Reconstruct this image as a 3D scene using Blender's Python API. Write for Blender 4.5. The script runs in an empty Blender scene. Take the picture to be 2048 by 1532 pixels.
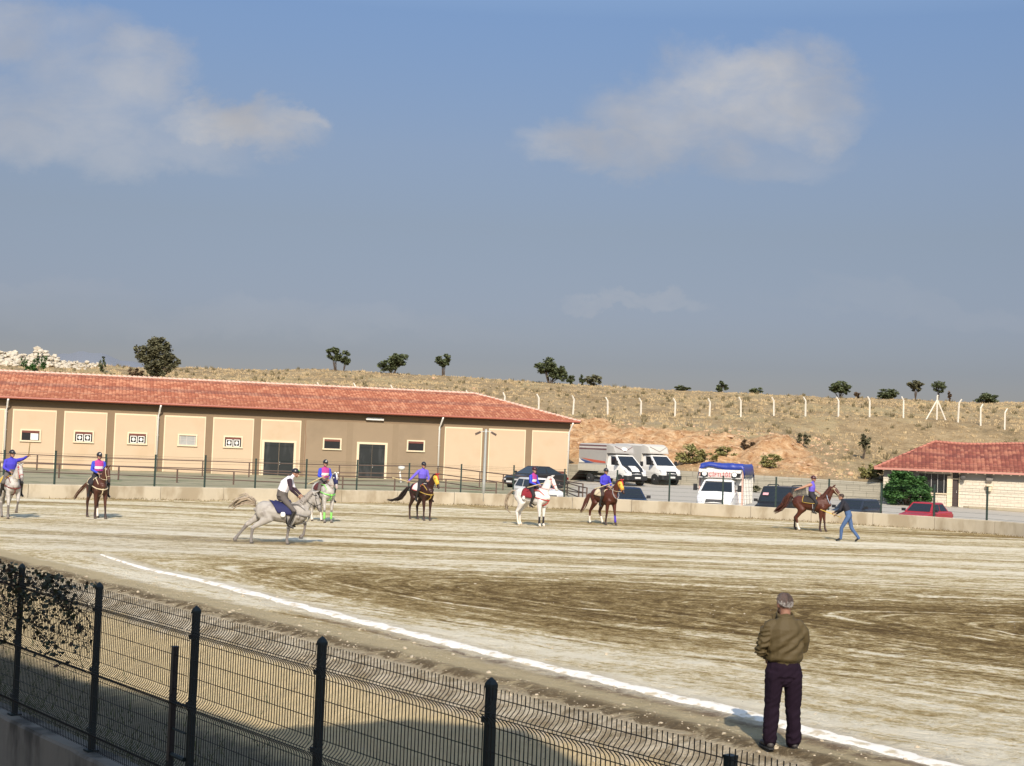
import bpy, bmesh, math, random
import numpy as np
from mathutils import Vector, Matrix
R = math.radians
random.seed(7); RNG = np.random.default_rng(7)
scn = bpy.context.scene
COL = scn.collection
# ---------------------------------------------------------------- camera
F, CX, CY = 2900.0, 1024.0, 766.0
PITCH, ROLL, CAMZ = math.atan(120/2900), math.atan(.0385), 3.2
cam = bpy.data.cameras.new('camera'); camo = bpy.data.objects.new('camera', cam); COL.objects.link(camo)
cam.sensor_fit = 'HORIZONTAL'; cam.sensor_width = 36; cam.lens = 36*F/2048; cam.clip_start = .1; cam.clip_end = 9000
CM = Matrix.Rotation(math.pi/2+PITCH, 3, 'X') @ Matrix.Rotation(ROLL, 3, 'Z')
camo.matrix_world = Matrix.Translation((0, 0, CAMZ)) @ CM.to_4x4()
scn.camera = camo
scn.render.resolution_x, scn.render.resolution_y = 1024, 766
CMN = np.array(CM)
def ray(px, py): return CMN @ np.array([(px-CX)/F, -(py-CY)/F, -1.0])
def at(px, py, Y):                    # point seen at a photo pixel, at depth Y
    d = ray(px, py); k = Y/d[1]; return (d[0]*k, Y, CAMZ+d[2]*k)
def gp(px, py, z=0.0):                # point seen at a photo pixel, on level z
    d = ray(px, py); k = (z-CAMZ)/d[2]; return (d[0]*k, d[1]*k, z)
# ---------------------------------------------------------------- sun, sky, exposure
SUN_EL, SUN_AZ = 36.0, 2.6            # sun stands behind the camera
sd = Vector((-math.sin(R(SUN_AZ))*math.cos(R(SUN_EL)), math.cos(R(SUN_AZ))*math.cos(R(SUN_EL)), -math.sin(R(SUN_EL))))
sl = bpy.data.lights.new('sun', 'SUN'); sl.energy = 4.3; sl.angle = R(.53); sl.color = (1, .89, .75)
so = bpy.data.objects.new('sun', sl); COL.objects.link(so); so.rotation_euler = sd.to_track_quat('-Z', 'Y').to_euler()
scn.view_settings.view_transform = 'Standard'; scn.view_settings.look = 'None'
scn.view_settings.exposure = .3; scn.view_settings.gamma = 1
class NT:
    def __init__(s, tree): s.t = tree; s.n = tree.nodes; s.l = tree.links
    def node(s, ty, **k):
        n = s.n.new(ty)
        for a, b in k.items(): setattr(n, a, b)
        return n
    def put(s, sock, v):
        if isinstance(v, bpy.types.NodeSocket): s.l.new(v, sock)
        elif v is not None: sock.default_value = v
    def m(s, op, a, b=None, c=None, clamp=False):
        n = s.node('ShaderNodeMath', operation=op, use_clamp=clamp)
        s.put(n.inputs[0], a); s.put(n.inputs[1], b); s.put(n.inputs[2], c); return n.outputs[0]
    def ss(s, v, a, b):
        n = s.node('ShaderNodeMapRange', interpolation_type='SMOOTHSTEP')
        s.put(n.inputs['Value'], v); n.inputs['From Min'].default_value = a; n.inputs['From Max'].default_value = b; return n.outputs['Result']
    def mix(s, f, a, b, mode='MIX'):
        n = s.node('ShaderNodeMix', data_type='RGBA', blend_type=mode)
        s.put(n.inputs[0], f); s.put(n.inputs[6], c4(a)); s.put(n.inputs[7], c4(b)); return n.outputs[2]
    def comb(s, x, y, z=0.0):
        n = s.node('ShaderNodeCombineXYZ'); s.put(n.inputs[0], x); s.put(n.inputs[1], y); s.put(n.inputs[2], z); return n.outputs[0]
    def noise(s, vec, scale, detail=4, rough=.55, dist=0.0, out='Fac'):
        n = s.node('ShaderNodeTexNoise'); s.put(n.inputs['Vector'], vec); n.inputs['Scale'].default_value = scale
        n.inputs['Detail'].default_value = detail; n.inputs['Roughness'].default_value = rough; n.inputs['Distortion'].default_value = dist
        return n.outputs[out]
    def attr(s, name, out='Fac'): return s.node('ShaderNodeAttribute', attribute_name=name).outputs[out]
    def ramp(s, f, pts):
        n = s.node('ShaderNodeValToRGB'); s.put(n.inputs[0], f); e = n.color_ramp.elements
        while len(e) < len(pts): e.new(.5)
        for i, (p, c) in enumerate(pts): e[i].position = p; e[i].color = c4(c)
        return n.outputs[0]
def c4(c): return tuple(c)+(1,) if isinstance(c, (tuple, list)) and len(c) == 3 else c
w = bpy.data.worlds.new('World'); scn.world = w; w.use_nodes = True
T = NT(w.node_tree); bg = w.node_tree.nodes['Background']
sky = T.node('ShaderNodeTexSky', sky_type='NISHITA', sun_disc=False, sun_elevation=R(SUN_EL), sun_rotation=R(180-SUN_AZ), altitude=300, air_density=1.0, dust_density=.6, ozone_density=1.6)
tc = T.node('ShaderNodeTexCoord').outputs['Generated']
sx = T.node('ShaderNodeSeparateXYZ'); T.put(sx.inputs[0], tc)
el = sx.outputs[2]
yy = T.m('MAXIMUM', sx.outputs[1], .05)
u_, v_ = T.m('DIVIDE', sx.outputs[0], yy), T.m('DIVIDE', sx.outputs[2], yy)
tint = T.ramp(T.m('MULTIPLY', el, 2.0, clamp=True), [(0, (.33, .30, .355)), (.114, (.363, .325, .382)), (.182, (.455, .394, .436)), (.294, (.583, .49, .48)), (.396, (.70, .605, .596)), (.57, (.78, .77, .82)), (.70, (1.4, 1.28, 1.18)), (1, (3.0, 2.65, 2.2))])  # sky above the frame brightened beyond the model as added fill for shade
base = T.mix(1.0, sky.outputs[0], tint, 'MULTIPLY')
frontm = T.ss(sx.outputs[1], .2, .5)
wob = T.noise(T.comb(u_, T.m('MULTIPLY', v_, 1.3)), 14, 7, .62, .25, 'Color')
ws = T.node('ShaderNodeSeparateXYZ'); T.put(ws.inputs[0], wob)
du = T.m('MULTIPLY_ADD', ws.outputs[0], .085, u_); dv = T.m('MULTIPLY_ADD', ws.outputs[1], .075, v_)
du = T.m('SUBTRACT', du, .0425); dv = T.m('SUBTRACT', dv, .0375)
tot = None
for px, py, rx, ry, a in [(20, 60, 130, 70, .55), (150, 60, 110, 45, .35), (60, 230, 210, 70, .52), (190, 170, 150, 90, .5), (270, 140, 95, 70, .62), (470, 245, 150, 52, .85), (590, 232, 62, 28, .8), (330, 290, 150, 60, .4), (1500, 165, 165, 80, .85), (1590, 200, 140, 75, .75), (1340, 235, 150, 75, .7), (1210, 300, 130, 48, .7), (1560, 110, 70, 45, .4), (1440, 300, 200, 40, .3), (1310, 588, 95, 16, .28), (1190, 600, 70, 14, .25), (450, 640, 500, 30, .10), (60, 580, 200, 26, .12), (1850, 610, 260, 26, .10)]:
    d = ray(px, py); cu, cv = d[0]/d[1], d[2]/d[1]
    q = T.m('ADD', T.m('POWER', T.m('ABSOLUTE', T.m('DIVIDE', T.m('SUBTRACT', du, float(cu)), rx/F)), 2.0), T.m('POWER', T.m('ABSOLUTE', T.m('DIVIDE', T.m('SUBTRACT', dv, float(cv)), ry/F)), 2.0))
    g = T.m('MULTIPLY', T.ss(q, 2.3, .0), a)
    tot = g if tot is None else T.m('MAXIMUM', tot, g)
fine = T.noise(T.comb(u_, T.m('MULTIPLY', v_, 1.8)), 22, 6, .6, .3)
cl = T.m('MULTIPLY', T.m('MULTIPLY', tot, T.m('MULTIPLY_ADD', T.ss(fine, .2, .75), .55, .5)), frontm, clamp=True)
lite = T.noise(T.comb(u_, v_), 9, 4, .5)
cloudcol = T.mix(T.ss(lite, .35, .65), (3.40, 3.42, 3.62), (4.60, 4.55, 4.60))
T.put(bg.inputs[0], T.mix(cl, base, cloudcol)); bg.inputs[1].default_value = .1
# ---------------------------------------------------------------- helpers
class MB:
    def __init__(s): s.v = []; s.f = []; s.mi = []; s.uv = None
    def add(s, vs, fs, mi=0):
        o = len(s.v); s.v.extend([tuple(map(float, p)) for p in vs]); s.f.extend([tuple(i+o for i in f) for f in fs]); s.mi.extend([mi]*len(fs)); return s
    def box(s, c, d, mi=0, M=None):
        x, y, z = [k/2 for k in d]; P = [(a*x, b*y, e*z) for a in (-1, 1) for b in (-1, 1) for e in (-1, 1)]
        P = [Vector(p) for p in P]
        if M is not None: P = [M @ p for p in P]
        return s.add([p+Vector(c) for p in P], [(0, 1, 3, 2), (4, 6, 7, 5), (0, 4, 5, 1), (2, 3, 7, 6), (0, 2, 6, 4), (1, 5, 7, 3)], mi)
    def loft(s, rings, mi=0, caps=True, closed=True):
        n = len(rings[0]); vs = [p for r in rings for p in r]; fs = []
        for i in range(len(rings)-1):
            for j in range(n if closed else n-1):
                k = (j+1) % n; fs.append((i*n+j, i*n+k, (i+1)*n+k, (i+1)*n+j))
        if caps and closed: fs.append(tuple(range(n-1, -1, -1))); fs.append(tuple((len(rings)-1)*n+j for j in range(n)))
        return s.add(vs, fs, mi)
    def tube(s, path, rad, n=8, mi=0, flat=1.0, up=(0, 0, 1), caps=True):
        P = [Vector(p) for p in path]; m = len(P)
        if not hasattr(rad, '__len__'): rad = [rad]*m
        rings = []
        for i in range(m):
            t = (P[min(i+1, m-1)]-P[max(i-1, 0)]).normalized()
            a = Vector(up).cross(t)
            if a.length < .05: a = Vector((1, 0, 0)).cross(t)
            if a.length < .05: a = Vector((0, 1, 0)).cross(t)
            a.normalize(); b = t.cross(a)
            rings.append([P[i]+a*math.cos(2*math.pi*j/n)*rad[i]*flat+b*math.sin(2*math.pi*j/n)*rad[i] for j in range(n)])
        return s.loft(rings, mi, caps)
    def ell(s, c, r, n=12, mi=0, M=None):
        rings = []
        for i in range(1, n//2*1+0):
            th = math.pi*i/(n//2)
            rg = [Vector((math.sin(th)*math.cos(2*math.pi*j/n)*r[0], math.sin(th)*math.sin(2*math.pi*j/n)*r[1], math.cos(th)*r[2])) for j in range(n)]
            if M is not None: rg = [M @ p for p in rg]
            rings.append([p+Vector(c) for p in rg])
        return s.loft(rings[::-1], mi)
    def prism(s, poly, y0, y1, mi=0, axis='y'):
        n = len(poly)
        f = (lambda a, b, d: (a, d, b)) if axis == 'y' else ((lambda a, b, d: (a, b, d)) if axis == 'z' else (lambda a, b, d: (d, a, b)))
        vs = [f(a, b, y0) for a, b in poly]+[f(a, b, y1) for a, b in poly]
        return s.add(vs, [tuple(range(n)), tuple(range(2*n-1, n-1, -1))]+[(j, n+j, n+(j+1) % n, (j+1) % n) for j in range(n)], mi)
    def mesh(s, name, smooth=False, fix=True):
        me = bpy.data.meshes.new(name); me.from_pydata(s.v, [], s.f)
        me.polygons.foreach_set('material_index', s.mi)
        if fix and len(s.f) < 60000:
            bm = bmesh.new(); bm.from_mesh(me); bmesh.ops.recalc_face_normals(bm, faces=bm.faces); bm.to_mesh(me); bm.free()
        if smooth: me.polygons.foreach_set('use_smooth', [True]*len(me.polygons))
        me.update(); return me
    def build(s, name, mats, parent=None, smooth=False, fix=True):
        return link(name, s.mesh(name, smooth, fix), mats, parent)
def link(name, me, mats, parent=None):
    o = bpy.data.objects.new(name, me); COL.objects.link(o)
    for m in (mats if isinstance(mats, (list, tuple)) else [mats]): me.materials.append(m)
    if parent is not None: o.parent = parent
    return o
def tag(o, label=None, cat=None, group=None, kind=None):
    for k, v in (('label', label), ('category', cat), ('group', group), ('kind', kind)):
        if v: o[k] = v
    return o
def empty(name, loc=(0, 0, 0), rz=0.0, **k):
    o = bpy.data.objects.new(name, None); COL.objects.link(o); o.location = loc; o.rotation_euler = (0, 0, rz); o.empty_display_size = .2
    return tag(o, **k)
def copy_tree(o, parent=None):
    c = o.copy(); COL.objects.link(c)
    if parent is not None: c.parent = parent
    for ch in [k for k in bpy.data.objects if k.parent == o]: copy_tree(ch, c)
    return c
# value noise on numpy arrays
def vn(x, y, seed=0):
    xi, yi = np.floor(x).astype(np.int64), np.floor(y).astype(np.int64); fx, fy = x-xi, y-yi
    fx, fy = fx*fx*(3-2*fx), fy*fy*(3-2*fy)
    def h(a, b):
        n = (a*374761393+b*668265263+seed*974634777) & 0xffffffff
        n = ((n ^ (n >> 13))*1274126177) & 0xffffffff
        return ((n ^ (n >> 16)) & 0xffff)/65535.0
    return (h(xi, yi)*(1-fx)+h(xi+1, yi)*fx)*(1-fy)+(h(xi, yi+1)*(1-fx)+h(xi+1, yi+1)*fx)*fy
def fbm(x, y, seed=0, o=4, g=.5):
    a, t, k = 1.0, 0, 0
    for i in range(o): t = t+a*(vn(x*2**i, y*2**i, seed+i)-.5)*2; k += a; a *= g
    return t/k
def grid_mesh(name, X, Y, Z, mats, attrs=None, smooth=True, kind=None, parent=None):
    nr, nc = X.shape; me = bpy.data.meshes.new(name)
    co = np.stack([X, Y, Z], -1).reshape(-1, 3)
    i = np.arange(nr*nc).reshape(nr, nc); q = np.stack([i[:-1, :-1], i[:-1, 1:], i[1:, 1:], i[1:, :-1]], -1).reshape(-1, 4)
    me.vertices.add(len(co)); me.vertices.foreach_set('co', co.ravel().astype(np.float32))
    me.loops.add(q.size); me.loops.foreach_set('vertex_index', q.ravel().astype(np.int32))
    me.polygons.add(len(q)); me.polygons.foreach_set('loop_start', (np.arange(len(q))*4).astype(np.int32))
    me.update(calc_edges=True); me.validate()
    if smooth: me.polygons.foreach_set('use_smooth', [True]*len(me.polygons))
    for k, a in (attrs or {}).items():
        if a.ndim == 3: at_ = me.attributes.new(k, 'FLOAT_VECTOR', 'POINT'); at_.data.foreach_set('vector', a.reshape(-1).astype(np.float32))
        else: at_ = me.attributes.new(k, 'FLOAT', 'POINT'); at_.data.foreach_set('value', a.ravel().astype(np.float32))
    o = link(name, me, mats, parent)
    if kind: o['kind'] = kind
    return o
# ---------------------------------------------------------------- materials
MATS = {}
def mat(name, col, rough=.8, var=.12, scale=6.0, bump=0.0, bscale=None, metal=0.0, spec=None, col2=None, f2=(.5, .7), s2=None, coat=0.0, stretch=(1, 1, 1), detail=5, wear=None):
    if name in MATS: return MATS[name]
    m = bpy.data.materials.new(name); m.use_nodes = True; T = NT(m.node_tree); b = m.node_tree.nodes['Principled BSDF']
    o = T.node('ShaderNodeTexCoord').outputs['Object']
    mp = T.node('ShaderNodeMapping'); T.put(mp.inputs[0], o); mp.inputs['Scale'].default_value = stretch; o = mp.outputs[0]
    c = T.mix(T.noise(o, scale, detail, .6), tuple(k*(1-var) for k in col), tuple(min(1, k*(1+var)) for k in col))
    if col2: c = T.mix(T.ss(T.noise(o, s2 or scale*.4, 4, .6), f2[0], f2[1]), c, col2)
    T.put(b.inputs['Base Color'], c); b.inputs['Roughness'].default_value = rough; b.inputs['Metallic'].default_value = metal
    if spec is not None: b.inputs['Specular IOR Level'].default_value = spec
    if coat: b.inputs['Coat Weight'].default_value = coat; b.inputs['Coat Roughness'].default_value = .08
    if bump:
        bn = T.node('ShaderNodeBump'); bn.inputs['Strength'].default_value = 1; bn.inputs['Distance'].default_value = bump
        T.put(bn.inputs['Height'], T.noise(o, bscale or scale*2, 4, .6)); T.put(b.inputs['Normal'], bn.outputs[0])
    MATS[name] = m; return m
# ================================================================ GROUND
FP0 = np.array([-6.34, 19.15]); FU = np.array([.627, -.779]); FN = np.array([.779, .627]); FU3 = Vector((.627, -.779, 0)); FN3 = Vector((.779, .627, 0))
def tdist(X, Y): return (X-FP0[0])*FN[0]+(Y-FP0[1])*FN[1]
def sst(a, b, v): q = np.clip((v-a)/(b-a), 0, 1); return q*q*(3-2*q)
def GH(X, Y):                                     # height of the arena floor and the bank by the near fence
    t = tdist(X, Y)+.12*fbm(X*.6, Y*.6, 3)
    z = -1.05+1.05*sst(2.4, 5.3, t)
    z = z-1.1*(t < -.05)+.06*np.exp(-((t-5.3)/.22)**2)*(.6+.9*fbm(X*1.3, Y*1.3, 9))
    a, b = flow(X, Y)
    k = sst(5.4, 6.2, t)
    z = z+k*(.018*fbm(a*2.2, b*.35, 5, 3))+.022*fbm(X*2.6, Y*2.6, 8, 5, .62)*sst(60, 25, Y)
    return z
def flow(X, Y):
    a = Y-33.0; b = -(X*.66+(Y-31)*.75); k = 1.6
    m = np.maximum(a, b); ph = m+k*np.log(np.exp((a-m)/k)+np.exp((b-m)/k))
    ph = ph+.9*fbm(X*.12, Y*.12, 11, 3)
    return ph, X*.8-Y*.35
LINE = [gp(*p)[:2] for p in ((-700, 930), (-120, 1045), (60, 1075), (200, 1110), (300, 1140), (420, 1165), (520, 1190), (700, 1238), (1000, 1310), (1250, 1371), (1500, 1430), (1900, 1532), (2300, 1633))]
LINE = LINE[3:]
def seg_dist(X, Y, pts):
    D = np.full(X.shape, 1e9)
    for (x0, y0), (x1, y1) in zip(pts[:-1], pts[1:]):
        dx, dy = x1-x0, y1-y0; s = np.clip(((X-x0)*dx+(Y-y0)*dy)/(dx*dx+dy*dy), 0, 1)
        D = np.minimum(D, np.hypot(X-x0-s*dx, Y-y0-s*dy))
    return D
WALLPX = [(-900, 925), (-300, 973), (0, 995), (150, 997), (300, 999), (600, 1003), (850, 1006.5), (1100, 1016), (1300, 1025), (1500, 1036), (1760, 1052), (1900, 1062), (2048, 1074), (2400, 1112), (2900, 1190)]
WALLP = np.array([gp(*p)[:2] for p in WALLPX])
def wall_Y(X, Y):                                  # depth of the wall along a point's line of sight
    return None
aw = np.arctan2(WALLP[:, 0], WALLP[:, 1])
def wall_r(a): return np.interp(a, aw, WALLP[:, 1])
colpx = np.concatenate([np.linspace(-3000, -150, 60, endpoint=False), np.arange(-150, 2200, 6), np.linspace(2200, 5200, 60)])
ca = np.arctan((colpx-1024)/F)
v = np.linspace(0, 1, 420)
A = np.tile(ca, (420, 1)); WR = wall_r(A)
D = 6.0*((WR+.1)/6.0)**(v[:, None]**.9)
X = D*np.tan(A); Y = D
fl = flow(X, Y); Z = GH(X, Y)
t = tdist(X, Y)
ld = seg_dist(X, Y, LINE)
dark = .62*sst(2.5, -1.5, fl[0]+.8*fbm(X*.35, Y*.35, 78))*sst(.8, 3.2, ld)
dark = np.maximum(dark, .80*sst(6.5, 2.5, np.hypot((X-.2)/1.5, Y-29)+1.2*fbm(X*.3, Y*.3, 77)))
m_dirt = bpy.data.materials.new('arena_dirt'); m_dirt.use_nodes = True
def dirt_nodes(m):
    T = NT(m.node_tree); b = m.node_tree.nodes['Principled BSDF']; b.inputs['Roughness'].default_value = .95; b.inputs['Specular IOR Level'].default_value = .15
    o = T.node('ShaderNodeNewGeometry').outputs['Position']
    f = T.attr('flow', 'Vector'); s = T.node('ShaderNodeSeparateXYZ'); T.put(s.inputs[0], f); ph, al = s.outputs[0], s.outputs[1]
    tt, line, dk = T.attr('bank'), T.attr('line'), T.attr('dark')
    st1 = T.noise(T.comb(T.m('MULTIPLY', ph, .9), T.m('MULTIPLY', al, .12)), 1.0, 6, .65, .5)
    st2 = T.noise(T.comb(T.m('MULTIPLY', ph, 2.4), T.m('MULTIPLY', al, .85), 3.0), 1.0, 7, .72, .9)
    st3 = T.noise(T.comb(T.m('MULTIPLY', ph, 6.0), T.m('MULTIPLY', al, 3.0), 7.0), 1.0, 6, .75, 1.0)
    blot = T.noise(o, .9, 7, .68, .4); grain = T.noise(o, 7, 8, .75); clod = T.noise(o, 2.6, 7, .75, .6)
    st0 = T.noise(T.comb(T.m('MULTIPLY', ph, .33), T.m('MULTIPLY', al, .022), 11.0), 1.0, 4, .6, .3); far = T.ss(ph, 1.0, 6.0)
    ctr = lambda n, k: T.m('MULTIPLY', T.m('SUBTRACT', n, .5), k)
    br = .49
    for n, k in ((st1, .70), (st2, .80), (st3, .90), (blot, .40), (clod, .9), (grain, 1.2), (T.noise(o, 17, 5, .75), .7)): br = T.m('ADD', ctr(n, k), br)
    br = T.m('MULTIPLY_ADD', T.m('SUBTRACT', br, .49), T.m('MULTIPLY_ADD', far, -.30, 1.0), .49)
    br = T.m('ADD', br, T.m('MULTIPLY', ctr(st0, 1.5), T.m('MULTIPLY_ADD', far, .8, .2)))
    # lighter dusty ground far away, trodden brown earth in the middle
    tr1 = T.noise(T.comb(T.m('MULTIPLY', ph, .55), T.m('MULTIPLY', al, .025), 21.0), 1.0, 2, .5, .2); tr2 = T.noise(T.comb(T.m('MULTIPLY', ph, .8), T.m('MULTIPLY', al, .03), 31.0), 1.0, 2, .5, .2)
    brk = T.ss(T.noise(o, 1.1, 5, .7), .38, .6)
    for tr, c0, k in ((tr1, .5, .26), (tr1, .58, .18), (tr2, .47, -.20), (tr2, .56, .20)): br = T.m('ADD', br, T.m('MULTIPLY', T.m('MULTIPLY', T.ss(T.m('ABSOLUTE', T.m('SUBTRACT', tr, c0)), .022, .004), brk), k))
    lines = lambda src, q, lo, hi: T.ss(T.m('ABSOLUTE', T.m('SUBTRACT', T.m('FRACT', T.m('MULTIPLY', src, q)), .5)), hi, lo)
    tr3 = T.noise(T.comb(T.m('MULTIPLY', ph, .42), T.m('MULTIPLY', al, .035), 41.0), 1.0, 3, .55, .35); brk2 = T.ss(T.noise(o, .8, 6, .75), .42, .60)
    near = T.m('SUBTRACT', 1.0, T.m('MULTIPLY', far, .75))
    br = T.m('ADD', br, T.m('MULTIPLY', T.m('MULTIPLY', lines(tr3, 17.0, .03, .13), brk2), T.m('MULTIPLY', near, .22)))
    br = T.m('SUBTRACT', br, T.m('MULTIPLY', T.m('MULTIPLY', lines(tr1, 14.0, .03, .14), T.m('SUBTRACT', 1.0, brk2)), T.m('MULTIPLY', near, .13)))
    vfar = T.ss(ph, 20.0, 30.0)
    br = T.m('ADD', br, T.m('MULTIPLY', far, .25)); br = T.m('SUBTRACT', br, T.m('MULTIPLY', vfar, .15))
    br = T.m('SUBTRACT', br, T.m('MULTIPLY', dk, .17))
    br = T.m('ADD', br, T.m('MULTIPLY', T.ss(line, 3.6, .3), .12))
    c = T.ramp(br, [(.15, (.115, .070, .022)), (.33, (.210, .139, .050)), (.48, (.335, .240, .100)), (.61, (.485, .372, .185)), (.75, (.70, .59, .375)), (.90, (.85, .77, .59))])
    # smooth compacted strip between line and bank
    nb = T.m('ADD', tt, T.m('MULTIPLY', T.m('SUBTRACT', clod, .5), .8))
    side = T.mix(T.noise(o, 3.2, 6, .7), (.42, .335, .19), (.60, .495, .31)); c = T.mix(T.m('MULTIPLY', T.ss(nb, 6.35, 6.0), T.ss(line, .22, .42)), c, side)
    edge = T.m('MULTIPLY', T.ss(nb, 4.95, 5.12), T.ss(nb, 5.50, 5.20)); c = T.mix(T.m('MULTIPLY', edge, T.ss(clod, .30, .55)), c, T.mix(grain, (.10, .072, .038), (.21, .155, .09)))
    e2 = T.m('MULTIPLY', T.m('MULTIPLY', T.ss(line, .12, .26), T.ss(line, .75, .4)), T.ss(nb, 6.7, 6.4)); c = T.mix(T.m('MULTIPLY', e2, T.ss(clod, .35, .6)), c, (.17, .11, .065))
    dust = T.m('MULTIPLY', T.ss(T.m('ADD', line, T.m('MULTIPLY', T.m('SUBTRACT', clod, .5), .9)), .62, .10), T.ss(nb, 5.9, 6.2)); c = T.mix(T.m('MULTIPLY', dust, .8), c, (.70, .62, .47))
    slope = T.mix(T.noise(o, 5, 6, .7), (.64, .495, .27), (.80, .645, .39)); slope = T.mix(T.ss(T.noise(o, 11, 5, .7), .6, .75), slope, (.25, .18, .11))
    rub = T.mix(T.ss(clod, .35, .65), (.30, .235, .145), (.66, .57, .42)); c = T.mix(T.ss(nb, 5.10, 4.95), c, rub); c = T.mix(T.ss(nb, 4.45, 4.15), c, slope)
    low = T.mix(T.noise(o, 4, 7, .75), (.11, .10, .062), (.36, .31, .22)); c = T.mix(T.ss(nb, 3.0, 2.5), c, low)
    # pale pebbles and clods
    vo = T.node('ShaderNodeTexVoronoi'); T.put(vo.inputs['Vector'], o); vo.inputs['Scale'].default_value = 5.5
    peb = T.m('MULTIPLY', T.ss(vo.outputs['Distance'], .13, .08), T.ss(T.noise(o, 1.7, 4, .7), .55, .68)); c = T.mix(T.m('MULTIPLY', peb, .8), c, (.60, .55, .45))
    T.put(b.inputs['Base Color'], c)
    bn = T.node('ShaderNodeBump'); bn.inputs['Distance'].default_value = .09; bn.inputs['Strength'].default_value = 1.0
    T.put(bn.inputs['Height'], T.m('ADD', T.m('ADD', T.m('MULTIPLY', st3, .5), T.m('MULTIPLY', clod, 1.3)), T.m('MULTIPLY', grain, 1.1))); T.put(b.inputs['Normal'], bn.outputs[0])
dirt_nodes(m_dirt)
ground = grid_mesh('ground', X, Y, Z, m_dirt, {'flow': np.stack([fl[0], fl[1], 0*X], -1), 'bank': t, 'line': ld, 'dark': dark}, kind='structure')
# near ground under and behind the camera
m_yard = mat('stand_yard', (.20, .19, .17), .95, .2, 3, .01)
mb = MB(); mb.add([(-60, -60, -2.16), (60, -60, -2.16), (60, 30, -2.16), (-60, 30, -2.16)], [(0, 1, 2, 3)]); o = mb.build('stand_yard_ground', m_yard); o['kind'] = 'structure'; 
# white chalk line
def chalk_line():
    P = [];
    for (a, b) in zip(LINE[:-1], LINE[1:]):
        n = max(2, int(math.dist(a, b)/.05))
        for k in range(n): P.append((a[0]+(b[0]-a[0])*k/n, a[1]+(b[1]-a[1])*k/n))
    P = np.array(P)
    for _ in range(60): P[1:-1] = (P[:-2]+P[2:]+2*P[1:-1])/4
    d = np.gradient(P, axis=0); d /= np.linalg.norm(d, axis=1)[:, None]; n = np.stack([-d[:, 1], d[:, 0]], 1)
    s = np.arange(len(P))*.05
    wig = fbm(s*.35, s*0, 21)*.05; w0 = .185*(.25+.75*sst(-1, 9, s))
    wl = w0+.10*fbm(s*2.2, s*0, 22, 5, .75); wr = w0+.08*fbm(s*2.2, s*0+5, 23, 5, .75)
    offs = np.stack([wig-wr, wig-wr*.5, wig, wig+wl*.5, wig+wl], 1)
    XX = P[:, 0:1]+n[:, 0:1]*offs; YY = P[:, 1:2]+n[:, 1:2]*offs; ZZ = GH(XX, YY)+.016; ZZ[:, 0] -= .02; ZZ[:, 4] -= .02; ZZ[:, 2] += .008
    return grid_mesh('chalk_line', XX, YY, ZZ, mat('chalk', (.78, .74, .66), .95, .08, 9, .01, 30, col2=(.50, .42, .29), f2=(.50, .66), s2=4.5), kind='structure')
chalk_line()
# ---------------------------------------------------------------- concrete wall round the arena
m_conc = mat('pale_concrete', (.45, .395, .295), .9, .10, 2.5, .012, 12, col2=(.32, .265, .18), f2=(.42, .62), s2=.9, stretch=(1, 1, .45))
def band(pts, z0, z1, th, mats, name, parent=None, zf=None, cap=.0, **k):
    P = np.array(pts); d = np.gradient(P, axis=0); d /= np.linalg.norm(d, axis=1)[:, None]; n = np.stack([-d[:, 1], d[:, 0]], 1)
    mb = MB(); rings = []
    for i, (p, q) in enumerate(zip(P, n)):
        zz0 = z0[i] if hasattr(z0, '__len__') else z0; zz1 = z1[i] if hasattr(z1, '__len__') else z1
        rings.append([(p[0], p[1], zz0), (p[0], p[1], zz1-.03), (p[0]+q[0]*.03, p[1]+q[1]*.03, zz1), (p[0]+q[0]*(th-.03), p[1]+q[1]*(th-.03), zz1), (p[0]+q[0]*th, p[1]+q[1]*th, zz1-.03), (p[0]+q[0]*th, p[1]+q[1]*th, zz0)])
    mb.loft(rings); return mb.build(name, mats, parent)
def resample(P, step):
    P = np.array(P); s = np.concatenate([[0], np.cumsum(np.linalg.norm(np.diff(P, axis=0), axis=1))]); q = np.arange(0, s[-1], step)
    return np.stack([np.interp(q, s, P[:, i]) for i in range(P.shape[1])], 1)
WS = resample(WALLP, .5)
for _ in range(30): WS[1:-1] = (WS[:-2]+WS[2:]+2*WS[1:-1])/4
aw = np.arctan2(WS[:, 0], WS[:, 1]); WALLP = WS
WZ = .60+.02*fbm(np.arange(len(WS))*.2, np.zeros(len(WS)), 4)
root = empty('arena_wall', (0, 60, 0), label='low pale concrete wall curving along the far side of the dirt arena', cat='wall')
sec = 6
k = 0
while k < len(WS)-1:                                # cast in lengths with a thin joint between them
    e = min(k+sec, len(WS)-1); seg = resample(WS[k:e+1], .5)[:]; seg = np.array(WS[k:e+1], float)
    d = seg[-1]-seg[-2]; seg[-1] = seg[-1]-d/np.linalg.norm(d)*.02
    o = band(seg-np.array([0, 60.0]), -.15, list(WZ[k:e+1]+random.uniform(-.008, .008)), .22, m_conc, 'wall_section', root); k = e
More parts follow.
